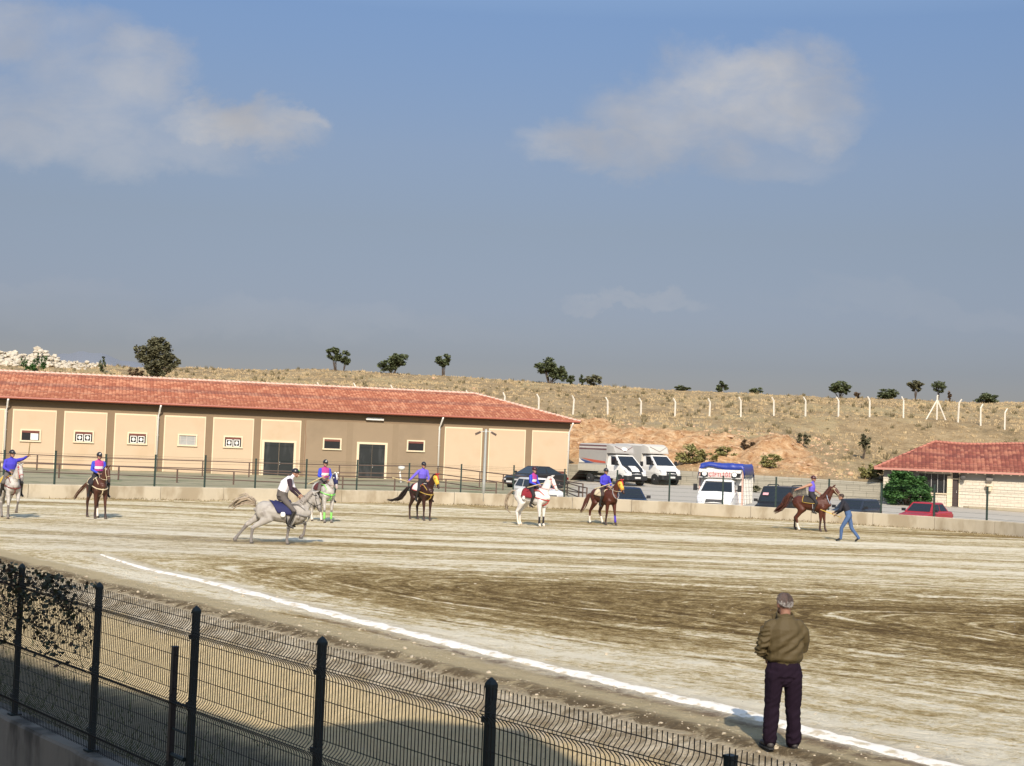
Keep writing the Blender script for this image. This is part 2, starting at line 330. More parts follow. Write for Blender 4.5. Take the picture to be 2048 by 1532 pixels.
# ---------------------------------------------------------------- car park and yard beyond the wall
def lot_z(X, Y):
    a = X/Y; zl = -.45+(Y-75)*.033-1.2*(a-.08); zl = np.clip(zl, -.75, .62)
    left = .28+(Y-95)*-.004
    k = sst(.025, .06, a); return left*(1-k)+zl*k
colpx2 = np.arange(-2600, 4800, 12); A2 = np.tile(np.arctan((colpx2-1024)/F), (90, 1)); v2 = np.linspace(0, 1, 90)[:, None]
W0 = np.interp(A2, aw, WS[:, 1])+.18; D2 = W0+(125-W0)*v2; X2, Y2 = D2*np.tan(A2), D2
Z2 = lot_z(X2, Y2)+.03*fbm(X2*.3, Y2*.3, 6); Z2 = np.where(X2/Y2 < .03, Z2+.05*fbm(X2*.8, Y2*.8, 2), Z2); asp = sst(.035, .05, X2/Y2+.006*fbm(X2*.5, Y2*.5, 12))
m = bpy.data.materials.new('yard'); m.use_nodes = True
def yard_nodes(m):
    T = NT(m.node_tree); b = m.node_tree.nodes['Principled BSDF']; b.inputs['Roughness'].default_value = .9
    o = T.node('ShaderNodeNewGeometry').outputs['Position']
    gr = T.mix(T.noise(o, 1.3, 7, .7), (.20, .185, .105), (.38, .33, .21)); gr = T.mix(T.ss(T.noise(o, .35, 5, .6), .5, .65), gr, (.17, .175, .085))
    mpp = T.node('ShaderNodeMapping'); T.put(mpp.inputs[0], o); mpp.inputs['Scale'].default_value = (.25, 1.5, 1)
    ap = T.mix(T.noise(mpp.outputs[0], 1.0, 7, .65), (.33, .30, .25), (.46, .42, .35)); ap = T.mix(T.ss(T.noise(o, .5, 5), .6, .7), ap, (.52, .47, .38))
    T.put(b.inputs['Base Color'], T.mix(T.attr('asp'), gr, ap))
    bn = T.node('ShaderNodeBump'); bn.inputs['Distance'].default_value = .03; T.put(bn.inputs['Height'], T.noise(o, 6, 5, .7)); T.put(b.inputs['Normal'], bn.outputs[0])
yard_nodes(m)
grid_mesh('car_park', X2, Y2, Z2, m, {'asp': asp}, kind='structure')
# ---------------------------------------------------------------- hillside
HP = [-2600, -900, 0, 300, 640, 1000, 1100, 1140, 1400, 1600, 1765, 1800, 2050, 2900, 4800]
FD = [111, 111, 111, 113, 116, 119, 114, 113.2, 107.6, 103.6, 100.4, 108, 112, 112, 112]
ZF = [1, 1, 1, 1, 1, 1.2, 1.6, 1.68, 1.52, 1.42, 1.34, 1.5, 1.5, 1.5, 1.5]
Z125 = [3.6, 3.6, 3.8, 3.7, 3.6, 4.6, 5.2, 5.4, 5.2, 4.6, 3.6, 3.4, 3.4, 3.4, 3.4]
Z138 = [6.2, 6.2, 6.3, 6.2, 6.1, 6.0, 6.0, 6.0, 6.3, 6.8, 7.1, 7.1, 6.6, 6.0, 6]
Z160 = [8.9, 8.9, 9.1, 8.9, 9.0, 8.8, 8.8, 8.8, 8.6, 8.8, 9.0, 9.0, 9.0, 9, 9]
Z190 = [11.6, 11.6, 11.5, 11.2, 11.8, 11.45, 11.3, 11.2, 10.9, 10.75, 10.8, 10.8, 10.95, 11, 11]
colpx3 = np.concatenate([np.linspace(-2600, -200, 60, endpoint=False), np.arange(-200, 2250, 7), np.linspace(2250, 4800, 60)])
tv = np.linspace(0, 1, 230)
def hill_z(px, D):
    fd = np.interp(px, HP, FD)
    zs = [np.interp(px, HP, q) for q in (ZF, Z125, Z138, Z160, Z190)]
    ds = [fd, np.full_like(fd, 125), np.full_like(fd, 138), np.full_like(fd, 160), np.full_like(fd, 190)]
    z = zs[0]+0*D
    for i in range(4):
        k = np.clip((D-ds[i])/(ds[i+1]-ds[i]), 0, 1); k = k*.65+.35*k*k*(3-2*k); z = z+(zs[i+1]-zs[i])*k
    z = np.where(D > 190, z-(D-190)*.05, z)
    return z
def red_w(px, D):
    fd = np.interp(px, HP, FD); n = fbm(px*.012, D*.22, 31, 4)
    top = np.interp(px, [1100, 1160, 1400, 1500, 1560, 1640, 1700], [126, 126.5, 122, 118, 121, 114, 104])
    w = sst(1090, 1140, px)*sst(1700, 1600, px)*sst(1.5, -1.5, D-top+5*n)
    return w*(.35+.65*sst(0, 4, D-fd+3*n))
def hill_full(px, D):
    X, Y = D*(px-1024)/F, D; z = hill_z(px, D); rw = red_w(px, D); fd = np.interp(px, HP, FD)
    rid = 1-np.abs(fbm(X*.35, Y*.6+z*.5, 41, 4)); z = z+rw*(.75*(rid-.6)+.5*fbm(X*.9, Y*.9, 42))*sst(0, 2.5, D-fd)
    z = z+(.22*fbm(X*.12, Y*.12, 44)+.10*fbm(X*.7, Y*.7, 45)+.05*fbm(X*2.4, Y*2.4, 46))*sst(0, 3, D-fd)
    z = z+.9*np.exp(-((px-1560)/45.0)**2-((D-117)/3.0)**2)*(1+.5*fbm(X*1.2, Y*1.2, 47))
    return z, rw
PX3 = np.tile(colpx3, (230, 1)); fd3 = np.interp(PX3, HP, FD); D3 = fd3+(240-fd3)*(tv[:, None]**1.35)
Z3, rw3 = hill_full(PX3, D3); X3, Y3 = D3*(PX3-1024)/F, D3
red3 = np.maximum(rw3, .9*np.exp(-((PX3-1560)/50.0)**2-((D3-117)/3.4)**2))
path3 = np.exp(-((D3-np.interp(PX3, [1100, 1500, 1800], [131, 126, 122]))/1.6)**2)*sst(1150, 1250, PX3)*sst(1650, 1500, PX3)
Z3[-1] = -12
m_hill = bpy.data.materials.new('dry_hill'); m_hill.use_nodes = True
def hill_nodes(m):
    T = NT(m.node_tree); b = m.node_tree.nodes['Principled BSDF']; b.inputs['Roughness'].default_value = .95; b.inputs['Specular IOR Level'].default_value = .1
    o = T.node('ShaderNodeNewGeometry').outputs['Position']
    mp = T.node('ShaderNodeMapping'); T.put(mp.inputs[0], o); mp.inputs['Scale'].default_value = (.6, .45, 1.6)
    n1 = T.noise(mp.outputs[0], .5, 8, .72); n2 = T.noise(mp.outputs[0], 2.4, 7, .75); n3 = T.noise(o, .09, 4, .6)
    c = T.ramp(T.m('ADD', T.m('MULTIPLY', n1, .55), T.m('MULTIPLY', n2, .45)), [(.30, (.16, .11, .058)), (.43, (.265, .190, .102)), (.52, (.355, .262, .146)), (.62, (.43, .33, .19)), (.72, (.50, .40, .245))])
    c = T.mix(T.m('MULTIPLY', T.ss(n3, .5, .64), .5), c, (.42, .345, .18))
    c = T.mix(T.m('MULTIPLY', T.ss(T.noise(o, .22, 6, .7), .56, .68), .6), c, (.17, .135, .075))
    rd = T.ramp(T.noise(o, 1.1, 8, .75, .5), [(.3, (.20, .10, .045)), (.42, (.40, .22, .105)), (.52, (.54, .34, .18)), (.62, (.62, .44, .26)), (.75, (.68, .55, .38))])
    c = T.mix(T.attr('red'), c, rd)
    c = T.mix(T.m('MULTIPLY', T.attr('path'), .6), c, (.34, .27, .175))
    T.put(b.inputs['Base Color'], c)
    bn = T.node('ShaderNodeBump'); bn.inputs['Distance'].default_value = .35; bn.inputs['Strength'].default_value = .8
    T.put(bn.inputs['Height'], T.m('ADD', n2, T.m('MULTIPLY', T.noise(o, 3.5, 6, .75), .5))); T.put(b.inputs['Normal'], bn.outputs[0])
hill_nodes(m_hill)
grid_mesh('hillside', X3, Y3, Z3, m_hill, {'red': red3, 'path': path3}, kind='structure')
def hz(px, D): return float(hill_full(np.array([[float(px)]]), np.array([[float(D)]]))[0][0, 0])
# flat country beyond the hill, out to the horizon
mb = MB(); mb.add([(-7000, 200, -12), (7000, 200, -12), (7000, 8000, -12), (-7000, 8000, -12)], [(0, 1, 2, 3)]); mb.build('plain', mat('plain', (.22, .22, .17), .95, .3, .01))['kind'] = 'structure'
# faint far mountain, distance haze put into its blue-grey colour
def far_mountain():
    px = np.linspace(-500, 900, 120); ytop = np.interp(px, [-500, 60, 110, 150, 200, 250, 420, 900], [745, 716, 709, 704, 706, 722, 745, 800]); X = []; Y = []; Z = []
    for j, (dd, kk) in enumerate(((4200, -.3), (4600, .45), (5000, 1.0), (5600, .3), (6400, -.3))):
        P = [at(a, b+2*math.sin(a*.13+j), dd) for a, b in zip(px, ytop)]
        X.append([p[0] for p in P]); Y.append([dd+30*math.sin(i*.4) for i in range(120)]); Z.append([p[2]*kk if kk > 0 else -20 for p in P])
    grid_mesh('mountain', np.array(X), np.array(Y), np.array(Z), mat('far_mountain', (.185, .20, .228), 1, .05, .002), kind='structure')
far_mountain()
# dry grass tufts, scattered too thick to count
def tufts(name, N, pxr, Dr, hgt, m, keep=None, nb=5, lab='dry straw coloured grass tufts all over the hillside', cat='grass'):
    px = RNG.uniform(pxr[0], pxr[1], N); D = RNG.uniform(Dr[0], Dr[1], N)
    fd = np.interp(px, HP, FD); ok = D > fd+.6
    rw = red_w(px, D); ok &= RNG.random(N) > rw*.93; px, D = px[ok], D[ok]
    if keep is not None: kk = keep(px, D); px, D = px[kk], D[kk]
    z, _ = hill_full(px[:, None], D[:, None]); z = z[:, 0]; X = D*(px-1024)/F
    n = len(px); h = hgt*(.5+RNG.random(n))*(.6+.8*(fbm(X*.15, D*.15, 55)+.5)); vs = np.zeros((n, nb, 3, 3)); 
    for j in range(nb):
        a = RNG.uniform(0, 2*math.pi, n); r = RNG.uniform(.0, .10, n)*h/hgt; ww = .035+.03*RNG.random(n); la = RNG.uniform(0, 2*math.pi, n); ll = h*RNG.uniform(.15, .7, n)
        bx, by = X+np.cos(a)*r*2, D+np.sin(a)*r*2
        vs[:, j, 0] = np.stack([bx-ww, by, z-.05], 1); vs[:, j, 1] = np.stack([bx+ww, by+.01, z-.05], 1); vs[:, j, 2] = np.stack([bx+np.cos(la)*ll, by+np.sin(la)*ll, z+h*RNG.uniform(.6, 1.1, n)], 1)
    co = vs.reshape(-1, 3); nf = n*nb; me = bpy.data.meshes.new(name); me.vertices.add(len(co)); me.vertices.foreach_set('co', co.ravel().astype(np.float32))
    me.loops.add(nf*3); me.loops.foreach_set('vertex_index', np.arange(nf*3, dtype=np.int32)); me.polygons.add(nf); me.polygons.foreach_set('loop_start', (np.arange(nf)*3).astype(np.int32)); me.update(calc_edges=True)
    return tag(link(name, me, m), lab, cat, kind='stuff')
tufts('dry_grass', 13000, (-200, 2250), (104, 196), .17, mat('straw', (.42, .32, .18), .95, .3, .7, col2=(.26, .195, .11), f2=(.5, .62), s2=.25))
tufts('dry_scrub', 700, (-200, 2250), (112, 194), .36, mat('scrub', (.14, .115, .06), .95, .3, .7), nb=14, lab='low brown scrub clumps dotted over the dry hillside', cat='scrub')
def rocks(name, spots, m, lab, cat, kind='stuff'):
    mb = MB(); ico = bmesh.new(); bmesh.ops.create_icosphere(ico, subdivisions=1, radius=1); V0 = [v.co.copy() for v in ico.verts]; F0 = [tuple(v.index for v in f.verts) for f in ico.faces]; ico.free()
    for (x, y, z, r) in spots:
        M = Matrix.Rotation(random.uniform(0, 6.3), 3, 'Z') @ Matrix.Rotation(random.uniform(-.6, .6), 3, 'X') @ Matrix.Diagonal((r*random.uniform(.8, 1.6), r*random.uniform(.7, 1.1), r*random.uniform(.45, .85)))
        mb.add([M @ (q*random.uniform(.78, 1.1))+Vector((x, y, z)) for q in V0], F0)
    return tag(mb.build(name, m, fix=False), lab, cat, kind=kind)
m_rock = mat('pale_rock', (.52, .46, .36), .95, .22, .8, .05, 3)
sp = []
for i in range(1000):
    px = random.triangular(-260, 200, 60); D = random.uniform(172, 184)
    top = float(np.interp(px, [-260, -60, 0, 28, 34, 62, 72, 110, 128, 150, 200], [24, 26, 24, 23, 17, 22, 32, 21, 10, 3, 2]))
    k = 1-abs(D-178)/6.5; x, y, _ = at(px, 720, D); b = hz(px, D); h = top*D/F*max(0, k)
    sp.append((x, y, b+h*math.sqrt(random.random()), random.uniform(.16, .5)*(1 if top > 8 else .6)))
for i in range(60): px = random.uniform(135, 205); D = random.uniform(176, 186); x, y, _ = at(px, 720, D); sp.append((x, y, hz(px, D)+random.uniform(0, .45), random.uniform(.12, .32)))
x, y, z = at(76, 700, 178); sp += [(x, y, z+.1, .55), (x+.9, y, z-.15, .45)]
rocks('rubble_heap', sp, m_rock, 'heap of broken white rocks on the skyline at the left', 'rubble')
sp = []
for i in range(700):
    px = random.uniform(1140, 1700); D = random.uniform(104, 126)
    if D < np.interp(px, HP, FD)+.8: continue
    x, y, _ = at(px, 900, D); sp.append((x, y, hz(px, D), random.uniform(.05, .22)*random.random()+.04))
for px, py, D in ((948, 772, 165), (1098, 808, 135), (868, 733, 180), (1700, 958, 106)): x, y, z = at(px, py, D); sp.append((x, y, hz(px, D)+.1, .28))
rocks('hill_stones', sp, mat('red_rock', (.50, .33, .20), .95, .25, 1.0), 'loose stones on the reddish cut earth bank and hill', 'stones')
sp = []
for i in range(3600):
    s = random.uniform(-14, 16); t = random.choice([random.uniform(4.1, 5.0), random.gauss(5.15, .22), random.gauss(4.7, .35), random.gauss(6.1, .5), random.uniform(6, 22)])
    p = FP0+FU*s+FN*t; z = float(GH(np.array([p[0]]), np.array([p[1]]))[0]); sp.append((p[0], p[1], z, random.uniform(.005, .016)*(1+1.6*(random.random() < .06))))
rocks('gravel', sp, mat('gravel', (.46, .39, .28), .95, .35, 2.0), 'loose pebbles and clods along the arena edge', 'gravel')
# retaining wall of the car park
m_block = bpy.data.materials.new('block_wall'); m_block.use_nodes = True
def block_nodes(m, c1, c2, mort, bw=.8, bh=.4, joint=.015, cell='UV'):
    T = NT(m.node_tree); b = m.node_tree.nodes['Principled BSDF']; b.inputs['Roughness'].default_value = .92
    uv = T.attr('uvm', 'Vector')
    br = T.node('ShaderNodeTexBrick'); T.put(br.inputs['Vector'], uv); br.inputs['Scale'].default_value = 1; br.inputs['Brick Width'].default_value = bw; br.inputs['Row Height'].default_value = bh; br.inputs['Mortar Size'].default_value = joint
    br.inputs['Color1'].default_value = c4(c1); br.inputs['Color2'].default_value = c4(c2); br.inputs['Mortar'].default_value = c4(mort)
    c = T.mix(T.m('MULTIPLY', T.noise(uv, 3, 6, .7), .6), br.outputs[0], tuple(k*.7 for k in c1)); T.put(b.inputs['Base Color'], c)
    bn = T.node('ShaderNodeBump'); bn.inputs['Distance'].default_value = .02; T.put(bn.inputs['Height'], T.m('SUBTRACT', T.noise(uv, 12, 4), br.outputs[1])); T.put(b.inputs['Normal'], bn.outputs[0])
block_nodes(m_block, (.40, .37, .29), (.35, .32, .25), (.27, .245, .19))
def uv_wall(o, S=None):                             # store metre coordinates for the block pattern
    me = o.data; at_ = me.attributes.new('uvm', 'FLOAT_VECTOR', 'POINT'); P = np.zeros(len(me.vertices)*3, np.float32); me.vertices.foreach_get('co', P); P = P.reshape(-1, 3)
    a = S or (1, 0); U = np.stack([P[:, 0]*a[0]+P[:, 1]*a[1], P[:, 2], 0*P[:, 0]], 1); at_.data.foreach_set('vector', U.ravel().astype(np.float32))
RW = [(D*(p-1024)/F, D-.35) for p, D in ((1085, 114), (1140, 113.2), (1400, 107.6), (1600, 103.6), (1762, 100.4), (1769, 100.3))]
P = resample(RW, 1.0); topz = np.interp(np.arange(len(P))/len(P), [0, 1], [1.78, 1.42])
o = band(P, -.6, list(topz), .3, m_block, 'retaining_wall'); uv_wall(o); tag(o, 'grey block retaining wall at the foot of the reddish bank behind the parked vehicles', 'wall')
# ================================================================ STABLE BUILDING
def frame_at(root, o3, ux, uy):
    pass
def tile_mat(name, base, light, dark_, cw, ch):
    m = bpy.data.materials.new(name); m.use_nodes = True; T = NT(m.node_tree); b = m.node_tree.nodes['Principled BSDF']; b.inputs['Roughness'].default_value = .8
    uv = T.attr('uvm', 'Vector'); s = T.node('ShaderNodeSeparateXYZ'); T.put(s.inputs[0], uv)
    wn = T.node('ShaderNodeTexWhiteNoise', noise_dimensions='2D'); T.put(wn.inputs['Vector'], T.comb(T.m('FLOOR', T.m('DIVIDE', s.outputs[0], cw)), T.m('FLOOR', T.m('DIVIDE', s.outputs[1], ch))))
    c = T.mix(wn.outputs['Value'], dark_, base); pt = T.noise(uv, .8, 6, .75, .5)
    c = T.mix(T.m('MULTIPLY', T.ss(T.m('ADD', pt, T.m('MULTIPLY', wn.outputs['Value'], .18)), .55, .72), .65), c, light)
    c = T.mix(T.m('MULTIPLY', T.ss(T.noise(uv, .35, 4, .6), .5, .7), .35), c, dark_)
    gv = T.m('ABSOLUTE', T.m('SINE', T.m('MULTIPLY', s.outputs[0], math.pi/cw))); c = T.mix(T.m('MULTIPLY', T.ss(gv, .55, .1), .55), c, tuple(k*.55 for k in dark_))
    rv = T.m('FRACT', T.m('DIVIDE', s.outputs[1], ch)); c = T.mix(T.m('MULTIPLY', T.ss(rv, .18, .02), .5), c, tuple(k*.6 for k in dark_))
    T.put(b.inputs['Base Color'], c); return m
def roof_plane(name, A, B, Cc, Dd, m, parent, cw=.24, ch=.36, amp=.05):
    # A,B eave ends; Dd,Cc ridge ends (A under Dd). Wavy tiles in stepped rows.
    A, B, Cc, Dd = [np.array(p, float) for p in (A, B, Cc, Dd)]
    U = (B-A); Lu = np.linalg.norm(U); U = U/Lu; N = np.cross(U, Dd-A); N /= np.linalg.norm(N)
    if N[2] < 0: N = -N
    V = np.cross(N, U); V = V if V[2] > 0 else -V; hv = (Dd-A) @ V
    if hv < .01: hv = (Cc-A) @ V
    nr = int(hv/ch); rows = []
    for i in range(nr): rows += [i*hv/nr, (i+1)*hv/nr-.003]
    uL0, uR0, uL1, uR1 = 0, Lu, (Dd-A) @ U, (Cc-A) @ U
    us = np.arange(0, Lu+.001, cw/4); pts = []; uvs = []
    for r in rows:
        f = r/hv; l, rr = uL0+(uL1-uL0)*f, uR0+(uR1-uR0)*f; u = np.clip(us, l, rr); st = (r % (hv/nr))/(hv/nr)
        h = amp*np.abs(np.sin(math.pi*u/cw))+.05*(1-st)
        pts.append(A+u[:, None]*U+r*V+h[:, None]*N); uvs.append(np.stack([u, 0*u+r+.001, 0*u], 1))
    P = np.array(pts); o = grid_mesh(name, P[..., 0], P[..., 1], P[..., 2], m, {'uvm': np.array(uvs)}, smooth=False, parent=parent); return o
def ridge_line(mb, p, q, r=.10, step=.36, lift=.05):
    p, q = Vector(p), Vector(q); n = max(2, int((q-p).length/step)); d = (q-p)/n
    for i in range(n):
        a = p+d*i; b = a+d*1.05; mb.tube([a+Vector((0, 0, lift)), b+Vector((0, 0, lift-.03))], [r*1.12, r*.92], 8)
S0 = np.array([-1006/F*99, 99.0]); SU = np.array([3.24, .896]); bay = np.linalg.norm(SU); SU = SU/bay
SANG = math.atan2(SU[1], SU[0])
st = empty('stable_building', (S0[0], S0[1], 0), SANG, label='long cream and brown stable with a hipped red tile roof and two dark doors', cat='building')
x0, x1 = -3*bay, 12*bay; DP = 12.2; EZ = 4.92; ov = .55; WB = -.3
m_cream = mat('cream_render', (.535, .408, .278), .9, .05, 1.2, .004, 20, col2=(.49, .37, .24), f2=(.5, .75), s2=.35)
m_tan = mat('tan_render', (.275, .208, .135), .9, .07, 1.0, .004, 20, col2=(.245, .185, .12), f2=(.5, .7), s2=.3)
m_brown = mat('brown_pilaster', (.225, .160, .098), .9, .08, 2)
m_trim = mat('cream_trim', (.68, .57, .40), .85, .05, 2)
m_white = mat('white_pvc', (.78, .76, .70), .5, .05, 3)
m_soff = mat('brown_soffit', (.115, .062, .042), .7, .12, 2)
m_tile = tile_mat('red_roof_tiles', (.36, .128, .068), (.50, .245, .145), (.255, .078, .040), .24, .36)
m_ridge = mat('mortared_ridge', (.62, .42, .33), .9, .2, 1.5)
m_glass = mat('dark_glass', (.02, .022, .025), .12, .2, 1, spec=.6)
m_door = mat('black_steel_door', (.026, .029, .029), .7, .2, 1.2, .004, 6, spec=.2, col2=(.045, .048, .048), f2=(.5, .65), s2=1.5, stretch=(1, 1, .3))
mb = MB(); mb.box(((x0+x1)/2, DP/2, (EZ-.1+WB)/2), (x1-x0, DP, EZ-.1-WB)); wall = mb.build('wall', m_brown, st)
# lighter render panels between the pilasters
for i in range(-3, 12):
    a, b = i*bay, (i+1)*bay
    if 6 <= i <= 8: continue
    mb = MB(); mb.box(((a+b)/2+.12, -.02, 2.2+WB/2), (bay-.50, .06, 4.05-WB), 0); mb.box(((a+b)/2+.12, -.06, 2.2+WB/2-.02), (bay-.66, .05, 3.89-WB), 1); mb.build('render_panel', [m_trim, m_cream], st)
mb = MB(); mb.box((7.5*bay+.05, -.02, 2.2+WB/2), (3*bay-.15, .06, 4.15-WB)); tp = mb.build('render_panel', m_tan, st); tp['label'] = 'darker tan render over three bays'
for k in (1, 2): 
    mb = MB(); mb.box(((6+k)*bay+.05, -.055, 2.2+WB/2), (.42, .025, 4.1-WB)); mb.build('pilaster', mat('tan_pilaster', (.25, .188, .12), .9, .05, 2), st)
# soffit, fascia, gutter
mb = MB(); mb.box(((x0+x1)/2, DP/2, EZ-.02), (x1-x0+2*ov, DP+2*ov, .10)); mb.box(((x0+x1)/2, -ov-.0, EZ+.0), (x1-x0+2*ov+.04, .04, .17)); mb.box((x1+ov, DP/2, EZ), (.04, DP+2*ov-.06, .17)); mb.build('soffit', m_soff, st)
mb = MB(); mb.tube([(x0-ov, -ov-.1, EZ+.06), (x1+ov, -ov-.1, EZ+.06)], .075, 8); mb.build('gutter', mat('red_gutter', (.34, .10, .06), .5, .1, 2), st)
rz = 6.95; hw = DP/2+ov; ez = EZ+.05
A, B = (x0-ov-.05, -ov-.05, ez), (x1+ov+.05, -ov-.05, ez); A2_, B2_ = (A[0], DP+ov+.05, ez), (B[0], DP+ov+.05, ez)
RL, RR = (A[0]+hw, DP/2, rz), (B[0]-hw, DP/2, rz)
rf = empty('roof', (0, 0, 0)); rf.parent = st
roof_plane('tile_slope', A, B, RR, RL, m_tile, rf); roof_plane('tile_slope', B, B2_, RR, RR, m_tile, rf); roof_plane('tile_slope', B2_, A2_, RL, RR, m_tile, rf, .96, .72); roof_plane('tile_slope', A2_, A, RL, RL, m_tile, rf, .96, .72)
mb = MB(); ridge_line(mb, RL, RR); ridge_line(mb, B, RR); ridge_line(mb, B2_, RR); ridge_line(mb, A, RL); mb.build('ridge_tiles', m_ridge, rf, True)
def swx(px):                                       # photo column -> distance along the stable front
    u = (px+4.2-1024)/F; return (u*S0[1]-S0[0])/(SU[0]-u*SU[1])
def swz(px, py):
    s = swx(px); Yd = S0[1]+SU[1]*s; return at(px, py, Yd)[2]
def window(px, py, kind):
    x, z = swx(px), swz(px, py); w_, h_ = 1.15, .66
    if px > 600: y = -.05
    else: y = -.085
    f = MB(); 
    for (dx, dz, a, b) in ((0, h_/2+.05, w_+.2, .10), (0, -h_/2-.05, w_+.24, .10), (-w_/2-.05, 0, .10, h_), (w_/2+.05, 0, .10, h_)): f.box((x+dx, y-.05, z+dz), (a, .10, b))
    wn = f.build('window', m_trim, st)
    p = MB(); p.box((x, y-.015, z), (w_, .03, h_)); 
    pane = p.build('pane', m_glass if kind != 'board' else mat('milky_board', (.33, .33, .31), .7, .3, 2), wn)
    if kind != 'board':
        q = MB(); q.box((x, y-.04, z+h_/2-.07), (w_, .05, .14)); q.build('lintel', mat('red_lintel', (.17, .055, .04), .8), wn)
    if kind == 'two':
        for dx in (-.26, .26):
            q = MB()
            for (ex, ezz, a, b) in ((0, .2, .42, .05), (0, -.24, .42, .05), (-.2, 0, .05, .44), (.2, 0, .05, .44)): q.box((x+dx+ex, y-.045, z+ezz-.05), (a, .03, b))
            q.box((x+dx, y-.04, z-.06), (.16, .02, .2)); q.box((x+dx, y-.035, z-.06), (.40, .008, .02)); q.box((x+dx, y-.036, z-.06), (.02, .008, .44)); q.build('sash', m_white, wn)
    if kind == 'half': q = MB(); q.box((x+.25, y-.045, z-.07), (.5, .03, .44)); q.build('sash', m_white, wn)
    if kind == 'board': q = MB(); [q.box((x+d, y-.03, z), (.05, .03, h_)) for d in (-.5, -.05, .5)]; q.box((x, y-.035, z), (1.1, .015, .04)); q.build('sash', mat('grey_frame', (.45, .42, .38), .7), wn)
for px, py, k in ((63, 871, 'half'), (169, 873.5, 'two'), (276, 877, 'two'), (376, 880.5, 'board'), (467, 884, 'two'), (665, 888, 'plain'), (832, 892, 'plain')): window(px, py, k)
for pa, pb, ytop in ((530, 589, 886.5), (719.5, 771, 890.5)):
    a, b = swx(pa), swx(pb); zt = swz(pa, ytop); y = -.10 if pa < 600 else -.06; xc = (a+b)/2; ww = b-a
    f = MB(); f.box((a-.09, y, zt/2+.05), (.17, .10, zt+.1)); f.box((b+.09, y, zt/2+.05), (.17, .10, zt+.1)); f.box((xc, y, zt+.17), (ww+.36, .10, .15)); fr = f.build('door_frame', m_trim, st)
    d = MB(); d.box((xc-ww/4, y+.01, zt/2+.05), (ww/2-.02, .06, zt+.08)); d.box((xc+ww/4, y+.01, zt/2+.05), (ww/2-.02, .06, zt+.08))
    for q in (.04, .5, .96): d.box((xc-ww/4, y-.03, .12+q*(zt-.15)), (ww/2-.05, .025, .06)); d.box((xc+ww/4, y-.03, .12+q*(zt-.15)), (ww/2-.05, .025, .06))
    dr = d.build('door', m_door, st); h = MB(); h.tube([(xc+.08, y-.05, 1.0), (xc+.08, y-.09, 1.02), (xc+.08, y-.09, 1.2), (xc+.08, y-.05, 1.22)], .014, 6); h.build('handle', m_white, dr)
for i in (0, 3, 9, 12):
    xx = i*bay-(.05 if i < 12 else .12); mb = MB(); zt = EZ-.02
    mb.tube([(xx+.12, -ov-.1, zt), (xx+.10, -ov-.08, zt-.12), (xx+.04, -.2, zt-.55), (xx, -.14, zt-.72), (xx, -.14, .05)], .065, 8); 
    for zz in (1.2, 2.8, 4.0): mb.box((xx, -.1, zz), (.17, .12, .03))
    mb.build('downpipe', m_white, st, True)
mb = MB(); mb.box((swx(748), -.16, swz(748, 838.5)), (1.3, .12, .14)); mb.box((swx(748), -.10, swz(748, 838.5)+.09), (1.1, .08, .05)); mb.build('strip_light', m_white, st)
mb = MB(); xx = swx(611); mb.tube([(xx, -.06, 4.3), (xx-.03, -.07, 3.6), (xx+.05, -.07, 3.1), (xx, -.07, 1.3), (xx+.04, -.07, .6)], .018, 5); mb.build('wall_cable', mat('rusty_cable', (.25, .13, .07), .8), st)
mb = MB(); mb.box(((x0+x1)/2, -.55, .08), (x1-x0, .9, .22)); mb.build('plinth_path', mat('grey_cement', (.40, .375, .33), .95, .15, 1), st)
# ================================================================ SMALL HOUSE
HY = 99.5; HROT = R(-14.6); HU_ = (math.cos(HROT), math.sin(HROT))
hx0 = at(1766, 980, HY)[0]; hs = empty('small_house', (hx0, HY, 0), HROT, label='low house of pale painted blocks with a wavy red tiled hip roof', cat='house')
m_hb = bpy.data.materials.new('painted_blocks'); m_hb.use_nodes = True; block_nodes(m_hb, (.66, .60, .49), (.62, .56, .45), (.52, .46, .36), .45, .22, .010)
HL, HD, HE, HB = 19.0, 6.9, 2.42, -.45
def hlx(px): u = (px+8-1024)/F; return (u*HY-hx0)/(HU_[0]-u*HU_[1])
def hlz(px, py): return at(px, py, HY+HU_[1]*hlx(px))[2]
wa, wb = hlx(1835), hlx(1898.5); wz0, wz1 = hlz(1870, 985.5), hlz(1870, 947.5); da, db = hlx(1902), hlx(1915.5); dzt = hlz(1908, 946); dz0 = hlz(1908, 1012.5)
mb = MB()                                           # front wall with openings left out
for a, b, z0, z1 in ((0, wa, HB, HE), (wa, wb, HB, wz0), (wa, wb, wz1, HE), (wb, da, HB, HE), (da, db, dzt, HE), (db, HL, HB, HE)):
    mb.box(((a+b)/2, .12, (z0+z1)/2), (b-a, .24, z1-z0))
mb.box((.12, HD/2+.12, (HB+HE)/2), (.24, HD-.24, HE-HB)); mb.box((HL-.12, HD/2+.12, (HB+HE)/2), (.24, HD-.24, HE-HB)); mb.box((HL/2, HD+.12, (HB+HE)/2), (HL, .24, HE-HB))
o = mb.build('wall', m_hb, hs); uv_wall(o)
mb = MB(); mb.box((HL/2+db/2+.1, -.015, HE-.27), (HL-db, .03, .5)); mb.box((wa/2, -.015, HE-.25), (wa, .03, .5)); mb.build('grey_band', mat('grey_band', (.33, .31, .27), .9, .1, 2), hs)
mb = MB(); mb.box(((wa+wb)/2, .14, (wz0+wz1)/2), (wb-wa, .02, wz1-wz0)); wn = MB().box(((wa+wb)/2, -.02, wz0-.04), (wb-wa+.1, .16, .08)).build('window', m_trim, hs); mb.build('pane', m_glass, wn)
mb = MB(); nb = 5
